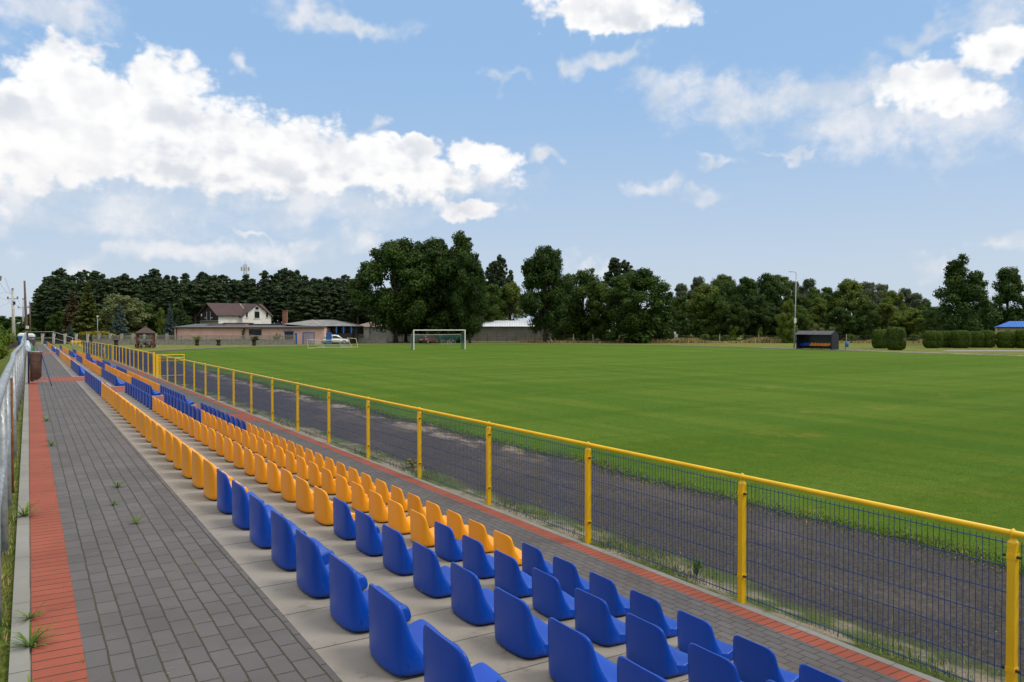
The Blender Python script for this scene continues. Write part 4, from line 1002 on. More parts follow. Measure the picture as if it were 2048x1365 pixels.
# brown board fence and cabins at far left -------------------------------
def cabin(u, d, hpx, label):
    rt = empty('portable_toilet', at(u, d, -1.42), -YAW + .2, label, 'cabin', 'portable toilets outside the railing')
    q = MB(); q.box((-.5, -.5, 0), (.5, .5, 1.75)); q.build('body', M['bluepaint'], rt, bevel=.03)
    q = MB(); q.box((-.38, -.53, .1), (.38, -.503, 1.7)); q.build('door', M['bluepaint'], rt)
    q = MB(); q.loft([[(-.53, -.53, 1.752), (.53, -.53, 1.752), (.53, .53, 1.752), (-.53, .53, 1.752)], [(-.5, -.5, 2.0), (.5, -.5, 2.0), (.5, .5, 2.0), (-.5, .5, 2.0)], [(-.3, -.3, 2.15), (.3, -.3, 2.15), (.3, .3, 2.15), (-.3, .3, 2.15)]]); q.build('roof', M['white'], rt)
cabin(47, 105, 0, 'blue portable toilet with white roof outside the railing, the left one')
cabin(58, 98, 0, 'blue portable toilet with white roof behind the railing, the right one')
rt = empty('board_fence', (-5.5, 30, -1.42), 0, 'dark brown board fence outside the railing at left', 'fence')
mat_bf = simple('brown_boards', (.055, .030, .024), .8, 0, 6, .3)
a = Vector((-5.0, 34, 0)); b = at(44, 112, 0); b = Vector((b.x, b.y, 0)); n = 26; rt.location = (a.x, a.y, -1.42); dv = (b - a)
for i in range(n):
    p = dv * (i / n); p2 = dv * ((i + .94) / n); nn = Vector((-dv.y, dv.x, 0)).normalized() * .03
    q = MB(); q.loft([[tuple(p - nn), tuple(p + nn), tuple(p + nn + Vector((0, 0, 1.15))), tuple(p - nn + Vector((0, 0, 1.15)))], [tuple(p2 - nn), tuple(p2 + nn), tuple(p2 + nn + Vector((0, 0, 1.15))), tuple(p2 - nn + Vector((0, 0, 1.15)))]]); q.build('board_panel', mat_bf, rt)
# concrete fence with arched lattice tops -----------------------------------
def lattice_panel(w, h):
    q = MB(); q.box((.06, -.02, 0), (w - .06, .02, h * .58)); z0 = h * .58
    q.box((.06, -.025, z0 + .002), (w - .06, .025, z0 + .05)); n = 8; top = lambda x: h + .12 * math.sin(PI * x / w)
    pts = [(.06 + (w - .12) * i / n, 0, top(w * i / n)) for i in range(n + 1)]; q.tube(pts, .035, 5)
    st = .17
    for i in range(-6, int(w / st) + 1):
        for s in (1, -1):
            P = []
            for j in range(7):
                zz = z0 + .04 + (h + .1 - z0) * j / 6; x = i * st + s * (zz - z0) * .8 + (0 if s > 0 else .5)
                if .06 < x < w - .06 and zz < top(x): P.append((x, 0, zz))
            if len(P) > 1: q.tube([P[0], P[-1]], .022, 4, False)
    return q.mesh('panel', M['concrete'])
pan = lattice_panel(2.0, 1.42)
pm = MB(); pm.box((-.06, -.06, 0), (.06, .06, 1.52)); pm = pm.mesh('post', M['concrete'])
def cfence(u0, u1, d, n, label):
    a = at(u0, d); b = at(u1, d); dv = b - a; rt = empty('concrete_fence', a, math.atan2(dv.y, dv.x), label, 'fence', 'precast concrete fences'); w = dv.length / n
    for i in range(n):
        o = place('panel', pan, rt, (i * w, 0, 0)); o.scale = (w / 2, 1, 1); place('post', pm, rt, (i * w, 0, 0))
    place('post', pm, rt, (n * w, 0, 0)); return rt
cfence(186, 590, 127, 16, 'concrete lattice topped fence in front of the pink house')
cfence(664, 772, 139, 5, 'concrete lattice topped fence between the blue gate and the leaning tree')
rt = empty('pillar_fence', at(60, 133), -YAW, 'dark fence with pale pillars in front of the garden trees', 'fence')
for i in range(13):
    x = (85 + i * 22.6 - 60) * 133 / FPX; q = MB(); q.box((x - .17, -.17, 0), (x + .17, .17, 1.62)); q.box((x - .21, -.21, 1.622), (x + .21, .21, 1.72)); q.build('pillar', M['concretelight'], rt)
q = MB()
for i in range(120): x = 2.3 + i * .19; q.box((x, -.02, .3), (x + .09, .02, 1.25))
q.box((2.1, .021, .4), (25.4, .04, .5)); q.box((2.1, .021, 1.0), (25.4, .04, 1.1)); q.box((2.1, -.1, 0), (25.4, -.022, .28)); q.build('railing_boards', M['fascia'], rt)
# blue yard gate
rt = empty('yard_gate', at(655, 129), -YAW, 'open blue metal gate leaf and posts beside the white car', 'gate'); k = 129 / FPX
for u, w in ((592, 2.2), (605, 2.2)): q = MB(); x = (u - 655) * k; q.box((x, -.06, 0), (x + w * k * 1.0, .06, 1.85)); q.build('gate_post', M['bluepaint'], rt)
q = MB(); q.box((-3 * k, -.04, .05), (7 * k, .04, 1.95)); q.build('gate_leaf', M['bluepaint'], rt)
q = MB(); q.box((6.9 * k + .01, -.08, 0), (8.2 * k, .08, 2.0)); q.build('gate_post', M['bluepaint'], rt)
q = MB(); q.box((-66 * k, -.03, .05), (-62 * k, .03, 1.85)); q.build('gate_leaf', M['bluepaint'], rt)

# wire fence along the right side ------------------------------------------
rt = empty('wire_fence', at(1105, 143), -YAW, 'thin wire fence on pale posts along the dry grass behind the pitch', 'fence'); k = 143 / FPX
mpost = simple('thin_green_post', (.06, .09, .06), .6)
for i in range(47):
    u = 1108 + i * 19.5; x = (u - 1105) * k; q = MB(); pale = i in (2, 4, 7, 12, 17, 21, 24, 30, 36, 41)
    q.box((x - (.05 if pale else .03), -.05, 0), (x + (.05 if pale else .03), .05, 1.55 if pale else 1.35)); q.build('post', M['concretelight'] if pale else mpost, rt)
q = MB()
for z in (.05, .35, .65, .95, 1.28): q.tube([(0, 0, z), ((2006 - 1105) * k, 0, z)], .010, 3, False)
for i in range(400): x = i * .2; q.tube([(x, 0, .05), (x, 0, 1.28)], .004, 3, False)
q.build('wire', mpost, rt)
rt = empty('wire_fence', at(740, 146), -YAW, 'dark wire fence under the big trees behind the goal', 'fence'); k = 146 / FPX
for i in range(18): x = (785 - 740 + i * 19) * k; q = MB(); q.box((x - .03, -.03, 0), (x + .03, .03, 1.6)); q.build('post', M['fascia'], rt)
q = MB()
for z in (.1, .6, 1.1, 1.55): q.tube([(4, 0, z), (34.5, 0, z)], .012, 3, False)
q.build('wire', M['fascia'], rt)
# small roadside items
rt = empty('post_box', at(1352, 141), -YAW, 'pale cabinet on two posts in the dry grass', 'cabinet'); k = 141 / FPX
q = MB(); q.box((-.28, -.15, 1.0), (.30, .15, 1.6)); q.build('cabinet', M['concretelight'], rt, bevel=.02)
q = MB(); q.box((-.28, -.05, -.0), (-.16, .05, 2.0)); q.build('post', M['white'], rt); q = MB(); q.box((.18, -.05, 0), (.28, .05, .998)); q.build('post', M['concretelight'], rt)
q = MB(); q.box((-.40, -.16, 1.62), (-.05, .02, 1.98)); q.build('lamp_head', M['white'], rt)
rt = empty('sign', at(1247, 140), -YAW, 'small white sign on a thin post left of the dark tree', 'sign')
q = MB(); q.box((-.2, -.02, 1.25), (.2, .0, 1.5)); q.build('sign_plate', M['white'], rt); q = MB(); q.tube([(0, .03, 0), (0, .03, 1.5)], .025, 6); q.build('post', M['concretelight'], rt)
rt = empty('fence_brace', at(1106, 142), -YAW, 'two pale leaning poles at the warehouse corner', 'poles')
q = MB(); q.tube([(-.9, 0, 1.2), (0, 0, 0)], .05, 6); q.tube([(-.5, .3, 1.3), (-.1, .3, 0)], .05, 6); q.build('pole', M['concretelight'], rt)

# ---------------------------------------------------------------- dugout
rt = empty('dugout', (85.2, 62.5, G), 0, 'dark team dugout with curved translucent roof and a row of blue and orange seats', 'dugout')
DL, DD, DH = 5.3, 1.35, 2.35
M['smoke'] = simple('smoked_panel', (.03, .032, .036), .35); M['roofpanel'] = simple('grey_roof_panel', (.055, .058, .068), .4, 0, 2, .25)
for y, nm in ((0, 'side_panel'), (DL, 'side_panel')):
    q = MB(); P = [(0, 0), (DD, 0), (DD, DH * .78)] + [(DD * (.5 + .5 * math.cos(a)), DH * .78 + (DH * .22) * math.sin(a)) for a in [PI * .1 * i for i in range(1, 7)]] + [(0, DH * .88)]
    q.loft([[(x, y - .015, z + .02) for x, z in P], [(x, y + .015, z + .02) for x, z in P]]); q.build(nm, M['smoke'], rt)
q = MB(); q.box((DD - .02, .02, .05), (DD + .02, DL - .02, DH * .78)); q.build('back_panel', M['smoke'], rt)
q = MB(); P = [(-.28, DH * .80), (.05, DH * .90), (.45, DH), (.9, DH * .985), (1.2, DH * .90), (DD + .03, DH * .78)]
q.loft([[(x, -.08, z) for x, z in P] + [(x, -.08, z - .03) for x, z in P[::-1]], [(x, DL + .08, z) for x, z in P] + [(x, DL + .08, z - .03) for x, z in P[::-1]]]); q.build('roof', M['roofpanel'], rt)
for y in (.03, DL - .03): q = MB(); q.box((-.035, y - .035, 0), (.035, y + .035, DH * .82)); q.build('post', M['navy'], rt)
q = MB(); q.box((.55, .25, .36), (.61, DL - .25, .42)); 
for y in (.5, 1.9, 3.3, 4.7): q.box((.55, y, 0), (.61, y + .06, .36))
q.build('bench_frame', M['fascia'], rt)
for i in range(10):
    y = DL - .35 - i * .50; col = 'orange' if 3 <= i <= 8 else 'blue'
    st = MB()
    for s in (s1, s2): st.add([(-(a) * 1.05 + .78, b * 1.05 + y - .0, c * 1.15 + .43) for a, b, c in s.v], s.f)
    o = st.build('seat', M[col], rt, True); o['label'] = 'orange seat' if col == 'orange' else 'blue seat'
rt = empty('litter_bin', (86.3, 61.4, G), 0, 'small blue litter bin on a post right of the dugout', 'litter bin')
q = MB(); q.tube([(0, 0, 0), (0, 0, 1.0)], .03, 6); q.build('post', M['navy'], rt); q = MB(); q.cyl((0, -.22, .38), .19, .58, 14, .22); q.build('bin_body', M['bluepaint'], rt, True)
# lamp posts -----------------------------------------------------------
p = at(1590, 106); rt = empty('floodlight_pole', p, -YAW, 'tall grey lamp pole with curved arm standing behind the dugout', 'lamp post'); H = zat(551, 106) - G
q = MB(); q.tube([(-.1, 0, 0), (.0, 0, 3.6), (.12, 0, H)], [.09, .075, .05], 10); q.build('pole', M['galv'], rt, True)
q = MB(); q.tube([(.12, 0, H), (.10, 0, H + .25), (-.05, 0, H + .42), (-.35, 0, H + .47)], .035, 8); q.build('arm', M['galv'], rt, True)
q = MB(); q.loft([[(x, r * math.cos(a), H + .47 + .03 + r * .5 * math.sin(a)) for a in [2 * PI * i / 12 for i in range(12)]] for x, r in ((-.3, .05), (-.4, .14), (-.6, .19), (-.8, .14), (-.88, .05))]); q.build('lamp_head', M['white'], rt, True)
q = MB(); q.box((-.17, -.18, 3.35), (.12, -.08, 4.0)); q.build('control_box', M['white'], rt, bevel=.02)
p = at(195, 131); rt = empty('street_lamp', p, -YAW, 'short grey lamp post in front of the yellow bushes', 'lamp post'); H = zat(636, 131) - G
q = MB(); q.tube([(0, 0, 0), (0, 0, H)], [.07, .045], 8); q.build('pole', M['galv'], rt, True)
q = MB(); q.loft([[(r * math.cos(a), r * math.sin(a), H + z) for a in [2 * PI * i / 10 for i in range(10)]] for z, r in ((0, .06), (.08, .16), (.28, .17), (.36, .08))]); q.build('lamp_head', M['concretelight'], rt, True)
# utility poles -------------------------------------------------------
def upole(u, d, topv, tilt, mat, r, label, arm=True, base=-1.42, bits=True):
    p = at(u, d, base); H = zat(topv, d) - base; rt = empty('utility_pole', p, -YAW, label, 'utility pole'); k = d / FPX; tx = tilt * k
    q = MB(); q.tube([(0, 0, 0), (tx * .5, 0, H * .5), (tx, 0, H)], [r * 1.5, r * 1.15, r * .8], 8); q.build('pole', M[mat], rt, True)
    if arm:
        za = H - 16 * k; q = MB(); q.tube([(tx - 11 * k, 0, za), (tx + 11 * k, 0, za)], .06, 6); q.tube([(tx, 0, H), (tx, 0, H + .1)], .05, 5); q.build('crossarm', M['galv'], rt)
        for x in (-10.5, -9, 9, 10.5): q = MB(); q.tube([(tx + x * k, 0, za), (tx + x * k, 0, za + .35)], [.05, .09], 6); q.build('insulator', M['concrete'], rt)
        for x in (-1.2, 1.2): q = MB(); q.tube([(tx + x * k, 0, H), (tx + x * k, 0, H + .4)], [.05, .09], 6); q.build('insulator', M['concrete'], rt)
    return rt, H, tx, k
M['oldwood'] = simple('old_wood_pole', (.13, .085, .065), .9, 0, 5, .25)
rt, H, tx, k = upole(28, 125, 582, -2, 'concretelight', .20, 'pale concrete utility pole with crossarm left of the pine forest')
q = MB(); q.box((tx + .1, -.15, H - 2.2), (tx + .35, .15, H - 1.7)); q.build('switch_box', M['navy'], rt)
rt, H, tx, k = upole(54, 96, 562, -4, 'oldwood', .13, 'brown wooden pole in front of the portable toilets', arm=False)
q = MB(); q.box((tx * .35 + .05, -.2, H * .32), (tx * .35 + .35, -.05, H * .32 + .35)); q.build('meter_box', M['white'], rt)
upole(46, 190, 600, 1, 'concretelight', .16, 'distant thin concrete pole behind the wooden pole')
upole(61, 150, 603, -1, 'oldwood', .11, 'thin dark pole right of the wooden pole', arm=False)
rt, H, tx, k = upole(-8, 66, 545, 0, 'concretelight', .2, 'nearest concrete utility pole at the left edge')
# overhead wires
mb = MB(); mw = simple('wire_black', (.10, .10, .11), .6)
def wire(a, b, sag, q=mb, r=.012):
    pts = []
    for i in range(15): t = i / 14; p = a.lerp(b, t); p.z -= sag * 4 * t * (1 - t); pts.append(p)
    q.tube(pts, r, 3, False)
P1 = at(-8, 66, zat(556, 66)); P2 = at(26, 125, zat(598, 125)); P3 = at(47, 190, zat(616, 190))
for off in (-.8, 0, .8):
    o = RGT * off; wire(P1 + o + Vector((0, 0, .3 if off == 0 else 0)), P2 + o + Vector((0, 0, .9 if off == 0 else 0)), .7); wire(P2 + o, P3 + o, .9)
wire(at(-30, 120, zat(620, 120)), P2 - Vector((0, 0, .3)), .3); wire(at(-30, 110, zat(583, 110)), P2 + Vector((0, 0, 1.2)), .3)
tag(mb.build('overhead_wires', mw, None), 'thin overhead wires strung between the utility poles', 'wires')
# telecom mast
p = at(491, 420); rt = empty('telecom_mast', p, -YAW, 'lattice telecom mast with antennas above the pine forest', 'mast'); H = zat(522, 420) - G; q = MB(); w = .9
for sx, sy in ((-1, -1), (1, -1), (1, 1), (-1, 1)): q.tube([(sx * w, sy * w, 0), (sx * w * .7, sy * w * .7, H - 2)], .09, 5)
n = 20
for i in range(n):
    z0, z1 = (H - 2) * i / n, (H - 2) * (i + 1) / n
    for sx, sy, tx, ty in ((-1, -1, 1, -1), (1, -1, 1, 1), (1, 1, -1, 1), (-1, 1, -1, -1)): q.tube([(sx * w * .9, sy * w * .9, z0), (tx * w * .9, ty * w * .9, z1)], .05, 4, False)
q.build('lattice', M['galv'], rt); q = MB(); q.tube([(0, 0, H - 3), (0, 0, H + .5)], .08, 5); q.build('lightning_rod', M['galv'], rt)
for i in range(8):
    a = i * PI / 3; q = MB(); x, y = 2.1 * math.cos(a), 2.1 * math.sin(a); zz = H - (4.4 if i < 6 else 8.0); q.box((x - .2, y - .15, zz - 1.1), (x + .2, y + .15, zz + 1.1)); q.tube([(0, 0, zz), (x, y, zz)], .06, 4); q.build('antenna', M['concretelight'], rt)

# ---------------------------------------------------------------- goals
def netmesh(mb, P, nu, nv, r=.006):
    """P(s,t) -> point; grid of strings"""
    for i in range(nu + 1): mb.tube([P(i / nu, j / 8) for j in range(9)], r, 3, False)
    for j in range(nv + 1): mb.tube([P(i / 8, j / nv) for i in range(9)], r, 3, False)
M['net'] = simple('dark_green_net', (.05, .17, .14), .8); M['whitenet'] = simple('white_net', (.55, .55, .52), .8); M['ivory'] = simple('ivory_paint', (.62, .56, .36), .5)
gl = at(827.5, 97); gr = at(930, 99.5); gv = gr - gl; GW = gv.length
rt = empty('football_goal', gl, math.atan2(gv.y, gv.x), 'white full size football goal with dark green net on the pitch', 'goal')
q = MB(); q.box((-.06, -.06, 0), (.06, .06, 2.5)); q.build('goalpost', M['white'], rt, bevel=.02); q = MB(); q.box((GW - .06, -.06, 0), (GW + .06, .06, 2.5)); q.build('goalpost', M['white'], rt, bevel=.02)
q = MB(); q.box((.061, -.06, 2.385), (GW - .061, .06, 2.5)); q.build('crossbar', M['white'], rt, bevel=.02)
q = MB(); q.tube([(.1, 1.5, 1.88), (GW * .5, 1.5, 1.86), (GW - .1, 1.5, 1.90)], .028, 6); q.tube([(0, 0, 2.44), (.05, 1.5, 1.9), (.05, 1.5, 0)], .022, 6); q.tube([(GW, 0, 2.44), (GW - .05, 1.5, 1.9), (GW - .05, 1.5, 0)], .022, 6); q.build('net_support', M['concretelight'], rt)
q = MB()
netmesh(q, lambda s, t: Vector((.1 + (GW - .2) * s, 1.5 - .12 * math.sin(PI * t), 1.88 - t * (.62 + .25 * math.sin(PI * s) + .10 * math.sin(s * 17)))), 74, 9, .011)
for x in (.06, GW - .06): netmesh(q, lambda s, t: Vector((x + .04 * math.sin(t * 5), .1 + 1.4 * s, (2.3 - .45 * s) * (1 - t) + .02)), 12, 20, .010)
q.build('net', M['net'], rt, fixn=False)
# training goal frames lying near the gate
rt = empty('training_goal', at(616, 104), -YAW - .03, 'pair of low ivory training goals with white nets nested together', 'goal'); k = 104 / FPX
def px(u, v, y=0): return (((u - 616)) * k, y, max(.03, (698 - v) * k))
q = MB(); fr = [[px(616, 697.5), px(614.5, 680.5), px(633, 679.8), px(637, 697, 1.2)], [px(616, 697.5), px(637, 697.2, 1.2), px(714, 695.5, .6)], [px(634, 682.2, .6), px(690, 681, .9)], [px(714, 695.5, .6), px(710.5, 678.2, .6), px(690, 677.5, 1.3), px(697, 695, 2)]]
for f in fr: q.tube(f, .045, 6)
q.build('frame', M['ivory'], rt)
q = MB()
netmesh(q, lambda s, t: Vector((px(620 + 17 * s + 10 * t, 0)[0], .6 + 1.2 * t, (1.05 * (1 - t) ** 1.5 + .04))), 8, 10, .008)
netmesh(q, lambda s, t: Vector((px(634 + 56 * s, 0)[0], .7 + 1.0 * t, (1.0 * (1 - t) - .35 * math.sin(PI * t) + .04 if t < 1 else .04))), 30, 8, .006)
netmesh(q, lambda s, t: Vector((px(672 + 22 * s + 6 * t, 0)[0], .8 + .9 * t, 1.05 * (1 - t) - .5 * math.sin(PI * s) * (1 - t) + .04)), 10, 9, .009)
q.build('net', M['whitenet'], rt, fixn=False)

# ---------------------------------------------------------------- gazebo with people
d = 105; k = d / FPX; rt = empty('gazebo', at(291, d + 1), -YAW + .35, 'brown wooden gazebo with pyramid shingle roof beyond the terrace end', 'gazebo')
Rg = 1.42
cor = [(Rg * math.cos(a), Rg * math.sin(a)) for a in [PI / 4 + PI / 2 * i for i in range(4)]]
for x, y in cor: q = MB(); q.box((x - .09, y - .09, 0), (x + .09, y + .09, 2.0)); q.build('post', M['reddish'], rt)
q = MB(); e = 1.72; c4 = [(e * math.cos(a), e * math.sin(a)) for a in [PI / 4 + PI / 2 * i for i in range(4)]]
q.loft([[(x, y, 1.98) for x, y in c4], [(x, y, 2.05) for x, y in c4], [(x * .16, y * .16, 2.80) for x, y in c4], [(x * .13, y * .13, 2.86) for x, y in c4], [(x * .17, y * .17, 2.87) for x, y in c4], [(x * .02, y * .02, 3.0) for x, y in c4]]); q.build('roof', M['brownshingle'], rt)
q = MB()
for i in range(4):
    x0_, y0_ = cor[i]; x1_, y1_ = cor[(i + 1) % 4]; q.tube([(x0_, y0_, 1.92), (x1_, y1_, 1.92)], .06, 4)
q.build('beam', M['reddish'], rt)
for i in range(4):
    if i == 1: continue
    x0_, y0_ = cor[i]; x1_, y1_ = cor[(i + 1) % 4]; q = MB()
    for z in (.15, .85): q.tube([(x0_, y0_, z), (x1_, y1_, z)], .035, 4)
    q.tube([(x0_, y0_, .15), (x1_, y1_, .85)], .028, 4); q.tube([(x0_, y0_, .85), (x1_, y1_, .15)], .028, 4); q.build('railing', M['reddish'], rt)
for (bx, by) in ((-.55, 0), (.55, 0)): q = MB(); q.box((bx - .16, -.8, .40), (bx + .16, .8, .45)); q.box((bx - .05, -.7, 0), (bx + .05, -.6, .4)); q.box((bx - .05, .6, 0), (bx + .05, .7, .4)); q.build('bench', M['reddish'], rt)
q = MB(); q.box((-.25, -.6, .70), (.25, .6, .74)); q.box((-.05, -.05, 0), (.05, .05, .70)); q.build('table', M['reddish'], rt)
M['skin'] = simple('skin', (.50, .28, .19), .5); M['hair'] = simple('dark_hair', (.03, .02, .015), .6); M['denim'] = simple('trousers', (.03, .04, .08), .8)
def skinned(name, verts, edges, radii, mat, parent, root=0, sub=2):
    me = bpy.data.meshes.new(name); me.from_pydata(verts, edges, []); me.materials.append(mat); o = bpy.data.objects.new(name, me); C.objects.link(o); o.parent = parent
    sk = o.modifiers.new('skin', 'SKIN'); sk.use_smooth_shade = True
    for i, v in enumerate(me.skin_vertices[0].data): v.radius = (radii[i], radii[i]); v.use_root = (i == root)
    sb = o.modifiers.new('sub', 'SUBSURF'); sb.levels = sub; sb.render_levels = sub; return o
def person(loc, rz, shirt, label, hairm, seed=0):
    rt = empty('person', loc, rz, label, 'person'); g = random.Random(seed)
    # seated figure facing -y; hips at seat height
    V = [(0, .02, .50), (0, .03, .68), (0, .0, .92), (0, -.02, 1.00), (0, -.04, 1.12), (0, -.05, 1.22), (0, -.05, 1.28),
         (.17, 0, .92), (.22, -.08, .70), (.17, -.28, .74), (.15, -.36, .75), (-.17, 0, .92), (-.22, -.08, .70), (-.17, -.28, .74), (-.15, -.36, .75),
         (.10, -.02, .50), (.12, -.42, .50), (.12, -.44, .10), (.12, -.56, .05), (-.10, -.02, .50), (-.12, -.42, .50), (-.12, -.44, .10), (-.12, -.56, .05)]
    E = [(0, 1), (1, 2), (2, 3), (3, 4), (4, 5), (5, 6), (2, 7), (7, 8), (8, 9), (9, 10), (2, 11), (11, 12), (12, 13), (13, 14), (0, 15), (15, 16), (16, 17), (17, 18), (0, 19), (19, 20), (20, 21), (21, 22)]
    rad = [.13, .125, .12, .055, .085, .095, .06, .06, .045, .035, .03, .06, .045, .035, .03, .08, .065, .05, .04, .08, .065, .05, .04]
    for s in (1, -1):          # fingers and thumb
        b = 10 if s > 0 else 14
        for f in range(4):
            i = len(V); V += [(s * (.12 + .018 * f), -.42, .75), (s * (.12 + .018 * f), -.46 - .005 * (f % 3), .735)]; E += [(b, i), (i, i + 1)]; rad += [.010, .008]
        i = len(V); V += [(s * .105, -.385, .775)]; E += [(b, i)]; rad += [.010]
    skinned('body', V, E, rad, M['skin'], rt)
    skinned('shirt', [V[j] for j in (0, 1, 2, 7, 8, 11, 12)], [(0, 1), (1, 2), (2, 3), (3, 4), (2, 5), (5, 6)], [.145, .145, .145, .082, .062, .082, .062], shirt, rt)
    skinned('trousers', [V[j] for j in (0, 15, 16, 17, 19, 20, 21)], [(0, 1), (1, 2), (2, 3), (0, 4), (4, 5), (5, 6)], [.135, .10, .08, .065, .10, .08, .065], M['denim'], rt)
    skinned('hair', [(0, -.03, 1.20), (0, -.035, 1.27), (0, -.02, 1.31)], [(0, 1), (1, 2)], [.085, .098, .06], hairm, rt)
    return rt
gb = at(291, d + 1); zg = G + 0
person(gb + RGT * -.05 + Vector((0, 0, .02)), -YAW + 1.2, simple('light_blue_shirt', (.12, .38, .62), .8), 'seated person in light blue shirt in the middle of the gazebo', M['hair'], 1)
person(gb + RGT * .75 + Vector((.1, .1, .02)), -YAW + 1.5, simple('dark_blue_shirt', (.03, .07, .22), .8), 'seated person in dark blue shirt at the right inside the gazebo', M['hair'], 2)
person(gb + RGT * -1.0 + Vector((.1, .2, .02)), -YAW - 1.2, simple('grey_shirt', (.10, .10, .11), .8), 'seated person with white hair at the left inside the gazebo', simple('white_hair', (.7, .7, .7), .8), 3)

# planters on stumps
def planter(u, leafy, label):
    rt = empty('planter', at(u, 121), 0, label, 'planter', 'planters on stumps by the concrete fence')
    q = MB(); q.loft([[(r * math.cos(a), r * math.sin(a), z) for a in [2 * PI * i / 12 for i in range(12)]] for z, r in ((0, .33), (.3, .27), (.75, .30), (.82, .50), (.88, .52), (.9, .35))]); q.build('stump', M['bark'], rt, True)
    if leafy: 
        o = place('plant', SH[leafy][0], rt, (0, 0, .75)); o.scale = (1.6, 1.6, .8)
planter(394, 'lime', 'dark planter with a light green plant before the concrete fence'); planter(437, None, 'bare dark planter stump below the wide pink wall'); planter(508, 'dark', 'dark planter with a dark plant below the wide window'); planter(232, None, 'bare dark planter stump left of the gazebo')
T(SH['lime'], 554, 663, 15, 129, 'bush', 'round light green bush in front of the pink wall', 'bush', wf=.9); T(SH['light'], 712, 663, 12, 138, 'bush', 'small light green bush by the block shed', 'bush', wf=.9)
# climbers on pink wall
q = MB(); g = random.Random(6); pk = at(487, 131.6)
for i in range(9): leaves(q, g, (RGT.x * .1 * math.sin(i), 0, .4 + i * .28), .22, 34, .14)
rt = empty('climbing_plant', pk, -YAW, 'thin climbing plant on the pink wall left of the window', 'plant'); q.build('foliage', LM['larch'], rt, fixn=False)
q = MB(); q.tube([(0, 0, 0), (.05, 0, 1.4), (0, 0, 2.7)], .05, 5); q.build('stem', M['bark'], rt)
# yellow bench on the lawn behind the end railing
rt = empty('play_bench', at(150, 116), -YAW, 'small yellow bench on the grass beyond the terrace', 'bench')
q = MB(); q.box((-.8, -.2, .42), (.8, .2, .48)); q.build('seat', M['yellow'], rt); q = MB(); q.box((-.8, .21, .55), (.8, .25, .85)); q.build('backrest', M['yellow'], rt)
for x in (-.7, .7): q = MB(); q.box((x - .04, -.18, 0), (x + .04, .2, .42)); q.build('leg', M['yellow'], rt)

# ---------------------------------------------------------------- cars and bicycles
M['tyre'] = simple('tyre', (.015, .015, .015), .8); M['rim'] = simple('rim', (.45, .45, .46), .35, .6)
def car(loc, rz, paint, label, Lc=4.2, Wc=1.74, Hc=1.48, hatch=True):
    rt = empty('parked_car', loc, rz, label, 'car')
    # side profile (x forward), lower body then cabin
    low = [(-.50, .30), (-.50, .62), (-.49, .88), (-.30, .93), (.18, .90), (.36, .84), (.48, .70), (.50, .50), (.49, .28)]
    q = MB(); secs = []
    for t in (-1, -.97, -.85, 0, .85, .97, 1):
        f = 1 - .03 * max(0, abs(t) - .8) / .2; zt = 1 if abs(t) < .9 else .97
        secs.append([(x * Lc * f, t * Wc / 2 * (1 if z < .8 else .96), z * (zt if z > .5 else 1)) for x, z in low])
    q.loft(secs); q.build('body', paint, rt, True, bevel=0)
    cab = [(-.47, .90), (-.40, 1.38), (-.30, Hc - .02), (-.05, Hc), (.08, Hc - .06), (.27, .88)]
    q = MB(); secs = []
    for t in (-1, -.92, 0, .92, 1): secs.append([(x * Lc, t * (Wc / 2 - .06 - .16 * (z - .9) / .6) , z - (.03 if abs(t) == 1 and z > 1.2 else 0)) for x, z in cab])
    q.loft(secs); cb = q.build('cabin', paint, rt, True)
    for s in (-1, 1):
        q = MB(); yy = lambda z: s * (Wc / 2 - .06 - .16 * (z - .9) / .6 + .006)
        for pts in ([(-.40, .96), (-.36, 1.30), (-.16, 1.38), (-.14, .95)], [(-.12, .95), (-.14, 1.38), (.02, 1.36), (.20, .94)]): q.add([(x * Lc, yy(z), z) for x, z in pts], [(0, 1, 2, 3)])
        q.build('side_window', M['glass'], rt)
    q = MB(); q.add([(-.462 * Lc - .012, -.55, .98), (-.462 * Lc - .012, .55, .98), (-.405 * Lc - .012, .48, 1.34), (-.405 * Lc - .012, -.48, 1.34)], [(0, 1, 2, 3)]); q.build('rear_window', M['glass'], rt)
    q = MB(); q.add([(.255 * Lc + .012, -.6, .93), (.255 * Lc + .012, .6, .93), (.095 * Lc + .012, .52, 1.38), (.095 * Lc + .012, -.52, 1.38)], [(0, 1, 2, 3)]); q.build('windscreen', M['glass'], rt)
    for x in (-.30, .31):
        for s in (-1, 1):
            w = MB(); w.tube([(x * Lc, s * (Wc / 2 - .2), .31), (x * Lc, s * (Wc / 2 + .01), .31)], .31, 20); o = w.build('wheel', M['tyre'], rt, False)
            w = MB(); w.tube([(x * Lc, s * (Wc / 2 + .012), .31), (x * Lc, s * (Wc / 2 + .022), .31)], .20, 16); w.build('rim', M['rim'], o)
    for s in (-1, 1):
        q = MB(); q.box((-.502 * Lc - .004, s * .62 - .14, .66), (-.49 * Lc, s * .62 + .14, .86)); q.build('tail_light', M['redlight'], rt); q = MB(); q.box((.475 * Lc, s * .60 - .16, .58), (.497 * Lc, s * .60 + .16, .70)); q.build('headlight', M['white'], rt)
    q = MB(); q.box((-.502 * Lc - .012, -.26, .62), (-.502 * Lc - .002, .26, .74)); q.build('number_plate', M['white'], rt)
    q = MB(); q.box((-.508 * Lc, -.80, .30), (-.497 * Lc, .80, .52)); q.build('bumper', M['fascia'], rt)
    return rt
M['redlight'] = simple('red_lamp_glass', (.35, .02, .02), .3)
car(at(672, 132.5) , -YAW + R(12), simple('white_car_paint', (.66, .67, .68), .3), 'white hatchback parked behind the blue gate', 4.4, 1.78, 1.55)
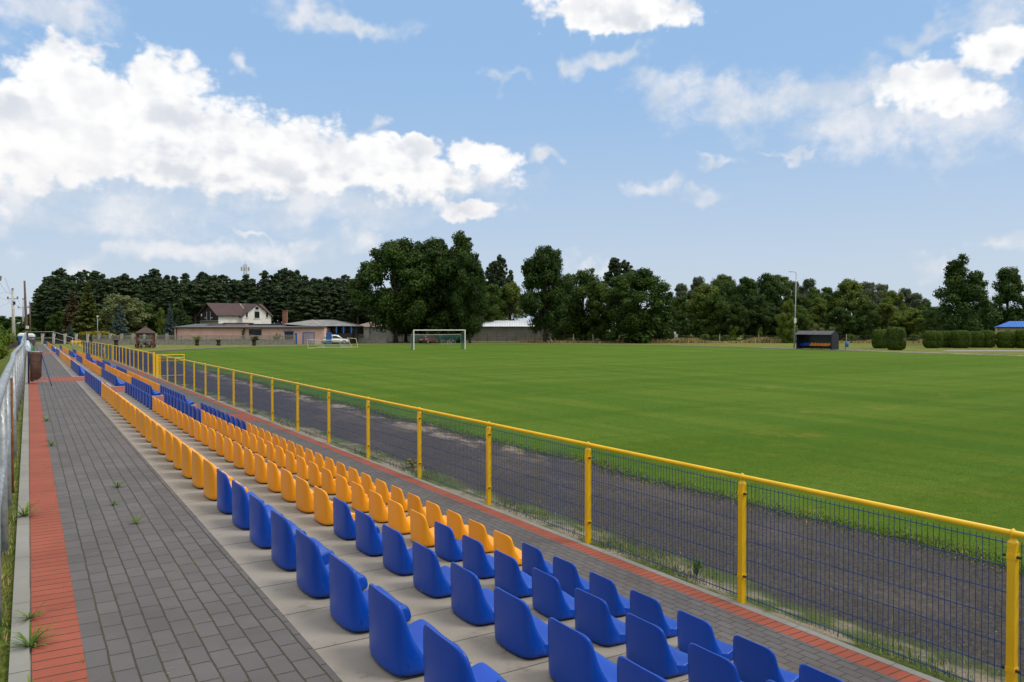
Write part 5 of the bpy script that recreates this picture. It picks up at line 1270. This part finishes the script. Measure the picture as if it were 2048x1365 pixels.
car(at(857, 137.5), -YAW + R(58), simple('red_car_paint', (.22, .012, .016), .3), 'dark red car parked under the trees behind the goal', 4.1, 1.72, 1.38)
def bicycle(loc, rz, mat, label):
    rt = empty('bicycle', loc, rz, label, 'bicycle')
    for x in (-.52, .52):
        w = MB(); w.ring((x, 0, .34), (1, 0, 0), (0, 0, 1), .32, .018, 24, 6)
        for i in range(10): a = i * PI / 5; w.tube([(x, 0, .34), (x + .31 * math.cos(a), 0, .34 + .31 * math.sin(a))], .003, 3, False)
        w.build('wheel', M['concretelight'], rt)
    f = MB()
    for a, b in (((-.52, .34), (-.08, .30)), ((-.52, .34), (-.18, .80)), ((-.08, .30), (-.20, .90)), ((-.18, .78), (.36, .84)), ((-.08, .30), (.38, .72)), ((.34, .95), (.52, .34))): f.tube([(a[0], 0, a[1]), (b[0], 0, b[1])], .020, 6)
    f.build('frame', mat, rt); s = MB(); s.loft([[(-.33, -.08, .91), (-.33, .08, .91), (-.33, .08, .95), (-.33, -.08, .95)], [(-.06, -.02, .92), (-.06, .02, .92), (-.06, .02, .95), (-.06, -.02, .95)]]); s.build('saddle', M['black'], rt)
    h = MB(); h.tube([(.28, -.28, 1.0), (.33, -.2, 1.02), (.33, .2, 1.02), (.28, .28, 1.0)], .014, 6); h.build('handlebar', M['black'], rt); c = MB(); c.ring((-.08, .03, .30), (1, 0, 0), (0, 0, 1), .09, .01, 14, 4); c.build('chainring', M['fascia'], rt)
bicycle(at(892, 128), -YAW + .15, simple('dark_frame', (.04, .04, .05), .4), 'dark framed bicycle standing behind the goal net, the left one')
bicycle(at(901, 129), -YAW - .1, simple('white_frame', (.6, .6, .6), .4), 'white framed bicycle standing behind the goal net, the right one')

# ---------------------------------------------------------------- sun and sky with clouds
SUN_AZ, SUN_EL = R(134), R(56)
ld = bpy.data.lights.new('sun', 'SUN'); lo = bpy.data.objects.new('sun', ld); C.objects.link(lo)
ld.energy = 1.6; ld.angle = R(20); ld.color = (1, .95, .87)
dirv = Vector((math.sin(SUN_AZ) * math.cos(SUN_EL), math.cos(SUN_AZ) * math.cos(SUN_EL), math.sin(SUN_EL)))
lo.rotation_euler = dirv.to_track_quat('Z', 'Y').to_euler(); lo.location = (20, -10, 40)

world = bpy.data.worlds.new('World'); S.world = world; world.use_nodes = True; nt = world.node_tree
for n_ in list(nt.nodes): nt.nodes.remove(n_)
sk = N(nt, 'ShaderNodeTexSky', sky_type='NISHITA'); sk.sun_disc = False; sk.sun_elevation = SUN_EL; sk.sun_rotation = SUN_AZ; sk.altitude = 50; sk.air_density = 1.0; sk.dust_density = 1.2; sk.ozone_density = 1.5
tc = N(nt, 'ShaderNodeTexCoord').outputs['Generated']; nv = N(nt, 'ShaderNodeVectorMath', operation='NORMALIZE'); L(nt, tc, nv.inputs[0])
sp = N(nt, 'ShaderNodeSeparateXYZ'); L(nt, nv.outputs[0], sp.inputs[0])
az = math_(nt, 'ARCTAN2', sp.outputs[0], sp.outputs[1]); el = math_(nt, 'ARCSINE', sp.outputs[2])
cv = N(nt, 'ShaderNodeCombineXYZ'); L(nt, az, cv.inputs[0]); L(nt, el, cv.inputs[1])
AE = cv.outputs[0]
def azel(u, v):
    r = ray(u, v).normalized(); return math.atan2(r.x, r.y), math.asin(r.z)
# group: cloud density from azimuth/elevation
def cloud_group(name, ells, amp, lo_, hi_, scale, rough=.55, billow=0, warp=.05):
    gp = bpy.data.node_groups.new(name, 'ShaderNodeTree'); gp.interface.new_socket('Vector', in_out='INPUT', socket_type='NodeSocketVector'); gp.interface.new_socket('Fac', in_out='OUTPUT', socket_type='NodeSocketFloat')
    gi = gp.nodes.new('NodeGroupInput'); go = gp.nodes.new('NodeGroupOutput'); vec = gi.outputs[0]; cur = None
    # warp
    w = noise(gp, vec, scale * 1.1, 3, .62, 'Color', '2D'); s0 = N(gp, 'ShaderNodeVectorMath', operation='SUBTRACT'); L(gp, w, s0.inputs[0]); s0.inputs[1].default_value = (.5, .5, .5)
    s1_ = N(gp, 'ShaderNodeVectorMath', operation='SCALE'); L(gp, s0.outputs[0], s1_.inputs[0]); s1_.inputs['Scale'].default_value = warp
    s2_ = N(gp, 'ShaderNodeVectorMath', operation='ADD'); L(gp, vec, s2_.inputs[0]); L(gp, s1_.outputs[0], s2_.inputs[1]); wv = s2_.outputs[0]
    for (u, v, ru, rv, rot) in ells:
        a0, e0 = azel(u, v); a1, _ = azel(u + ru, v); a2, _ = azel(u - ru, v); _, e1 = azel(u, v - rv); ra = abs(a1 - a2) / 2; re = abs(e1 - e0)
        mp = N(gp, 'ShaderNodeMapping', vector_type='TEXTURE'); mp.inputs['Location'].default_value = (a0, e0, 0); mp.inputs['Rotation'].default_value = (0, 0, R(rot)); mp.inputs['Scale'].default_value = (ra, re, 1); L(gp, wv, mp.inputs['Vector'])
        ln = N(gp, 'ShaderNodeVectorMath', operation='LENGTH'); L(gp, mp.outputs[0], ln.inputs[0])
        f = ln.outputs['Value']; cur = f if cur is None else math_(gp, 'MINIMUM', cur, f)
    dens = math_(gp, 'SUBTRACT', 1.0, cur)
    sc = scalev(gp, vec, (1, 1.35, 1))
    n1 = noise(gp, sc, scale, 7, rough, 'Fac', '2D'); ns = math_(gp, 'SUBTRACT', n1, .5)
    dens = math_(gp, 'ADD', math_(gp, 'MAXIMUM', dens, -1.2), math_(gp, 'MULTIPLY', ns, amp))
    if billow:
        vo = N(gp, 'ShaderNodeTexVoronoi', voronoi_dimensions='2D', feature='F1'); vo.inputs['Scale'].default_value = scale * 1.15; vo.inputs['Detail'].default_value = 3; vo.inputs['Roughness'].default_value = .6; L(gp, sc, vo.inputs['Vector'])
        dens = math_(gp, 'ADD', dens, math_(gp, 'MULTIPLY', math_(gp, 'SUBTRACT', .42, vo.outputs['Distance']), billow))
    mr = N(gp, 'ShaderNodeMapRange', interpolation_type='SMOOTHSTEP'); mr.inputs[1].default_value = lo_; mr.inputs[2].default_value = hi_; L(gp, dens, mr.inputs[0])
    gp.interface.new_socket('Density', in_out='OUTPUT', socket_type='NodeSocketFloat')
    L(gp, mr.outputs[0], go.inputs[0]); L(gp, dens, go.inputs[1]); return gp
cum = [(145, 165, 120, 80, 0), (60, 240, 120, 90, 0), (210, 215, 170, 90, 0), (230, 300, 260, 70, 0), (480, 340, 220, 60, 0), (640, 355, 160, 48, 0), (320, 175, 110, 80, 0), (110, 265, 200, 110, 0), (330, 270, 220, 105, 0), (20, 300, 130, 90, 0), (520, 295, 200, 75, -12), (660, 320, 180, 75, -8), (770, 335, 160, 60, -5), (850, 350, 160, 42, 0), (950, 318, 85, 30, 0), (820, 290, 70, 22, -10),
       (945, 420, 72, 22, 0), (1235, 30, 170, 42, 0), (1170, 15, 130, 42, 0), (1990, 105, 90, 62, 0), (1850, 170, 90, 55, 0), (1930, 200, 90, 40, 0)]
soft = [(1308, 382, 54, 20, 0), (1400, 393, 40, 17, 8), (1150, 143, 34, 30, 0), (1007, 158, 34, 20, 0), (260, 400, 330, 80, 0), (70, 390, 150, 50, 0), (620, 400, 320, 55, 0), (140, 440, 240, 40, 0), (850, 380, 180, 40, 0), (60, 15, 190, 40, 0), (690, 35, 150, 22, -8), (600, 30, 60, 28, -12), (1240, 118, 80, 22, 10), (490, 140, 24, 26, 0), (745, 258, 26, 18, 0),
        (1345, 165, 75, 38, 0), (1480, 190, 190, 42, -5), (1620, 195, 260, 58, 0), (1760, 250, 260, 55, 0), (1950, 230, 190, 90, 0), (1830, 75, 80, 26, 12), (1990, 30, 120, 60, 0), (1690, 268, 80, 24, 0), (1572, 315, 66, 9, 0), (1440, 328, 52, 12, 0), (1090, 320, 26, 14, 0),
        (430, 515, 190, 26, 0), (600, 502, 100, 24, 0), (720, 488, 62, 32, 0), (1230, 530, 100, 18, 0), (1880, 525, 70, 20, 0), (2030, 510, 60, 22, 0), (520, 468, 60, 10, 0), (250, 520, 200, 22, 0)]
GA = cloud_group('cumulus', cum, 1.0, -.34, .10, 17, .62, .42, .045); GB = cloud_group('soft_cloud', soft, 2.3, -.35, .95, 13, .66, 0, .075)
def inst(gp, vec): n_ = nt.nodes.new('ShaderNodeGroup'); n_.node_tree = gp; L(nt, vec, n_.inputs[0]); return n_
def offset(vec, o): n_ = N(nt, 'ShaderNodeVectorMath', operation='ADD'); L(nt, vec, n_.inputs[0]); n_.inputs[1].default_value = o; return n_.outputs[0]
a1 = inst(GA, AE); b1 = inst(GB, AE)
def relief(vec):
    sc = scalev(nt, vec, (1, 1.35, 1)); vo = N(nt, 'ShaderNodeTexVoronoi', voronoi_dimensions='2D', feature='F1'); vo.inputs['Scale'].default_value = 15; vo.inputs['Detail'].default_value = 2; vo.inputs['Roughness'].default_value = .6; L(nt, sc, vo.inputs['Vector'])
    return math_(nt, 'SUBTRACT', math_(nt, 'MULTIPLY', noise(nt, sc, 12, 4, .55, 'Fac', '2D'), 1.3), math_(nt, 'MULTIPLY', vo.outputs['Distance'], .40))
# sky colour: physical sky, paler towards the horizon
skc = mix(nt, 1, sk.outputs[0], (.135, .128, .118), 'MULTIPLY')
elr = ramp(nt, el, -.02, .34)
hz = mix(nt, elr, (.555, .645, .765), (.305, .505, .80))
skc = mix(nt, .85, skc, hz)
# clouds: lit tops, greyer flanks
dif = math_(nt, 'SUBTRACT', relief(AE), relief(offset(AE, (.010, .018, 0))))
thin = ramp(nt, a1.outputs[1], .75, -.1); lit = ramp(nt, math_(nt, 'ADD', dif, math_(nt, 'MULTIPLY', thin, .16)), -.26, .24)
body = ramp(nt, noise(nt, AE, 9, 4, .55, 'Fac', '2D'), .35, .68)
shade = mix(nt, body, (.86, .86, .875), (.68, .71, .77)); ccol = mix(nt, lit, shade, (.97, .965, .955))
lowb = ramp(nt, el, .10, .22); ccol = mix(nt, lowb, mix(nt, 1, ccol, (.93, .92, .93), 'MULTIPLY'), ccol)
scol = mix(nt, ramp(nt, noise(nt, AE, 16, 5, .6, 'Fac', '2D'), .35, .7), (.60, .67, .76), (.86, .85, .865))
col = mix(nt, math_(nt, 'MULTIPLY', b1.outputs[0], .78), skc, scol)
col = mix(nt, math_(nt, 'MULTIPLY', a1.outputs[0], .97), col, ccol)
# unseen bright cloud deck overhead; sky behind camera dimmed leftwards to darken seat backs
back = ramp(nt, math_(nt, 'ABSOLUTE', math_(nt, 'SUBTRACT', az, YAW)), 1.0, 1.7)
over = math_(nt, 'MAXIMUM', ramp(nt, el, .50, .72), math_(nt, 'MULTIPLY', back, ramp(nt, el, .02, .25)))
bcol = mix(nt, ramp(nt, el, .30, .9), mix(nt, ramp(nt, sp.outputs[0], -.85, .1), (.22, .27, .33), (.86, .88, .90)), (1.16, 1.11, 1.04))
col = mix(nt, math_(nt, 'MULTIPLY', over, .94), col, bcol)
bg = N(nt, 'ShaderNodeBackground'); bg.inputs['Strength'].default_value = 1.0; L(nt, col, bg.inputs['Color'])
out = N(nt, 'ShaderNodeOutputWorld'); L(nt, bg.outputs[0], out.inputs['Surface'])

world.cycles.sampling_method = 'MANUAL'; world.cycles.sample_map_resolution = 256
S.view_settings.view_transform = 'Standard'; S.view_settings.look = 'None'; S.view_settings.exposure = .08; S.view_settings.gamma = 1
S.render.engine = 'CYCLES'
S.cycles.max_bounces = 5; S.cycles.diffuse_bounces = 2; S.cycles.glossy_bounces = 2; S.cycles.transmission_bounces = 2; S.cycles.transparent_max_bounces = 4
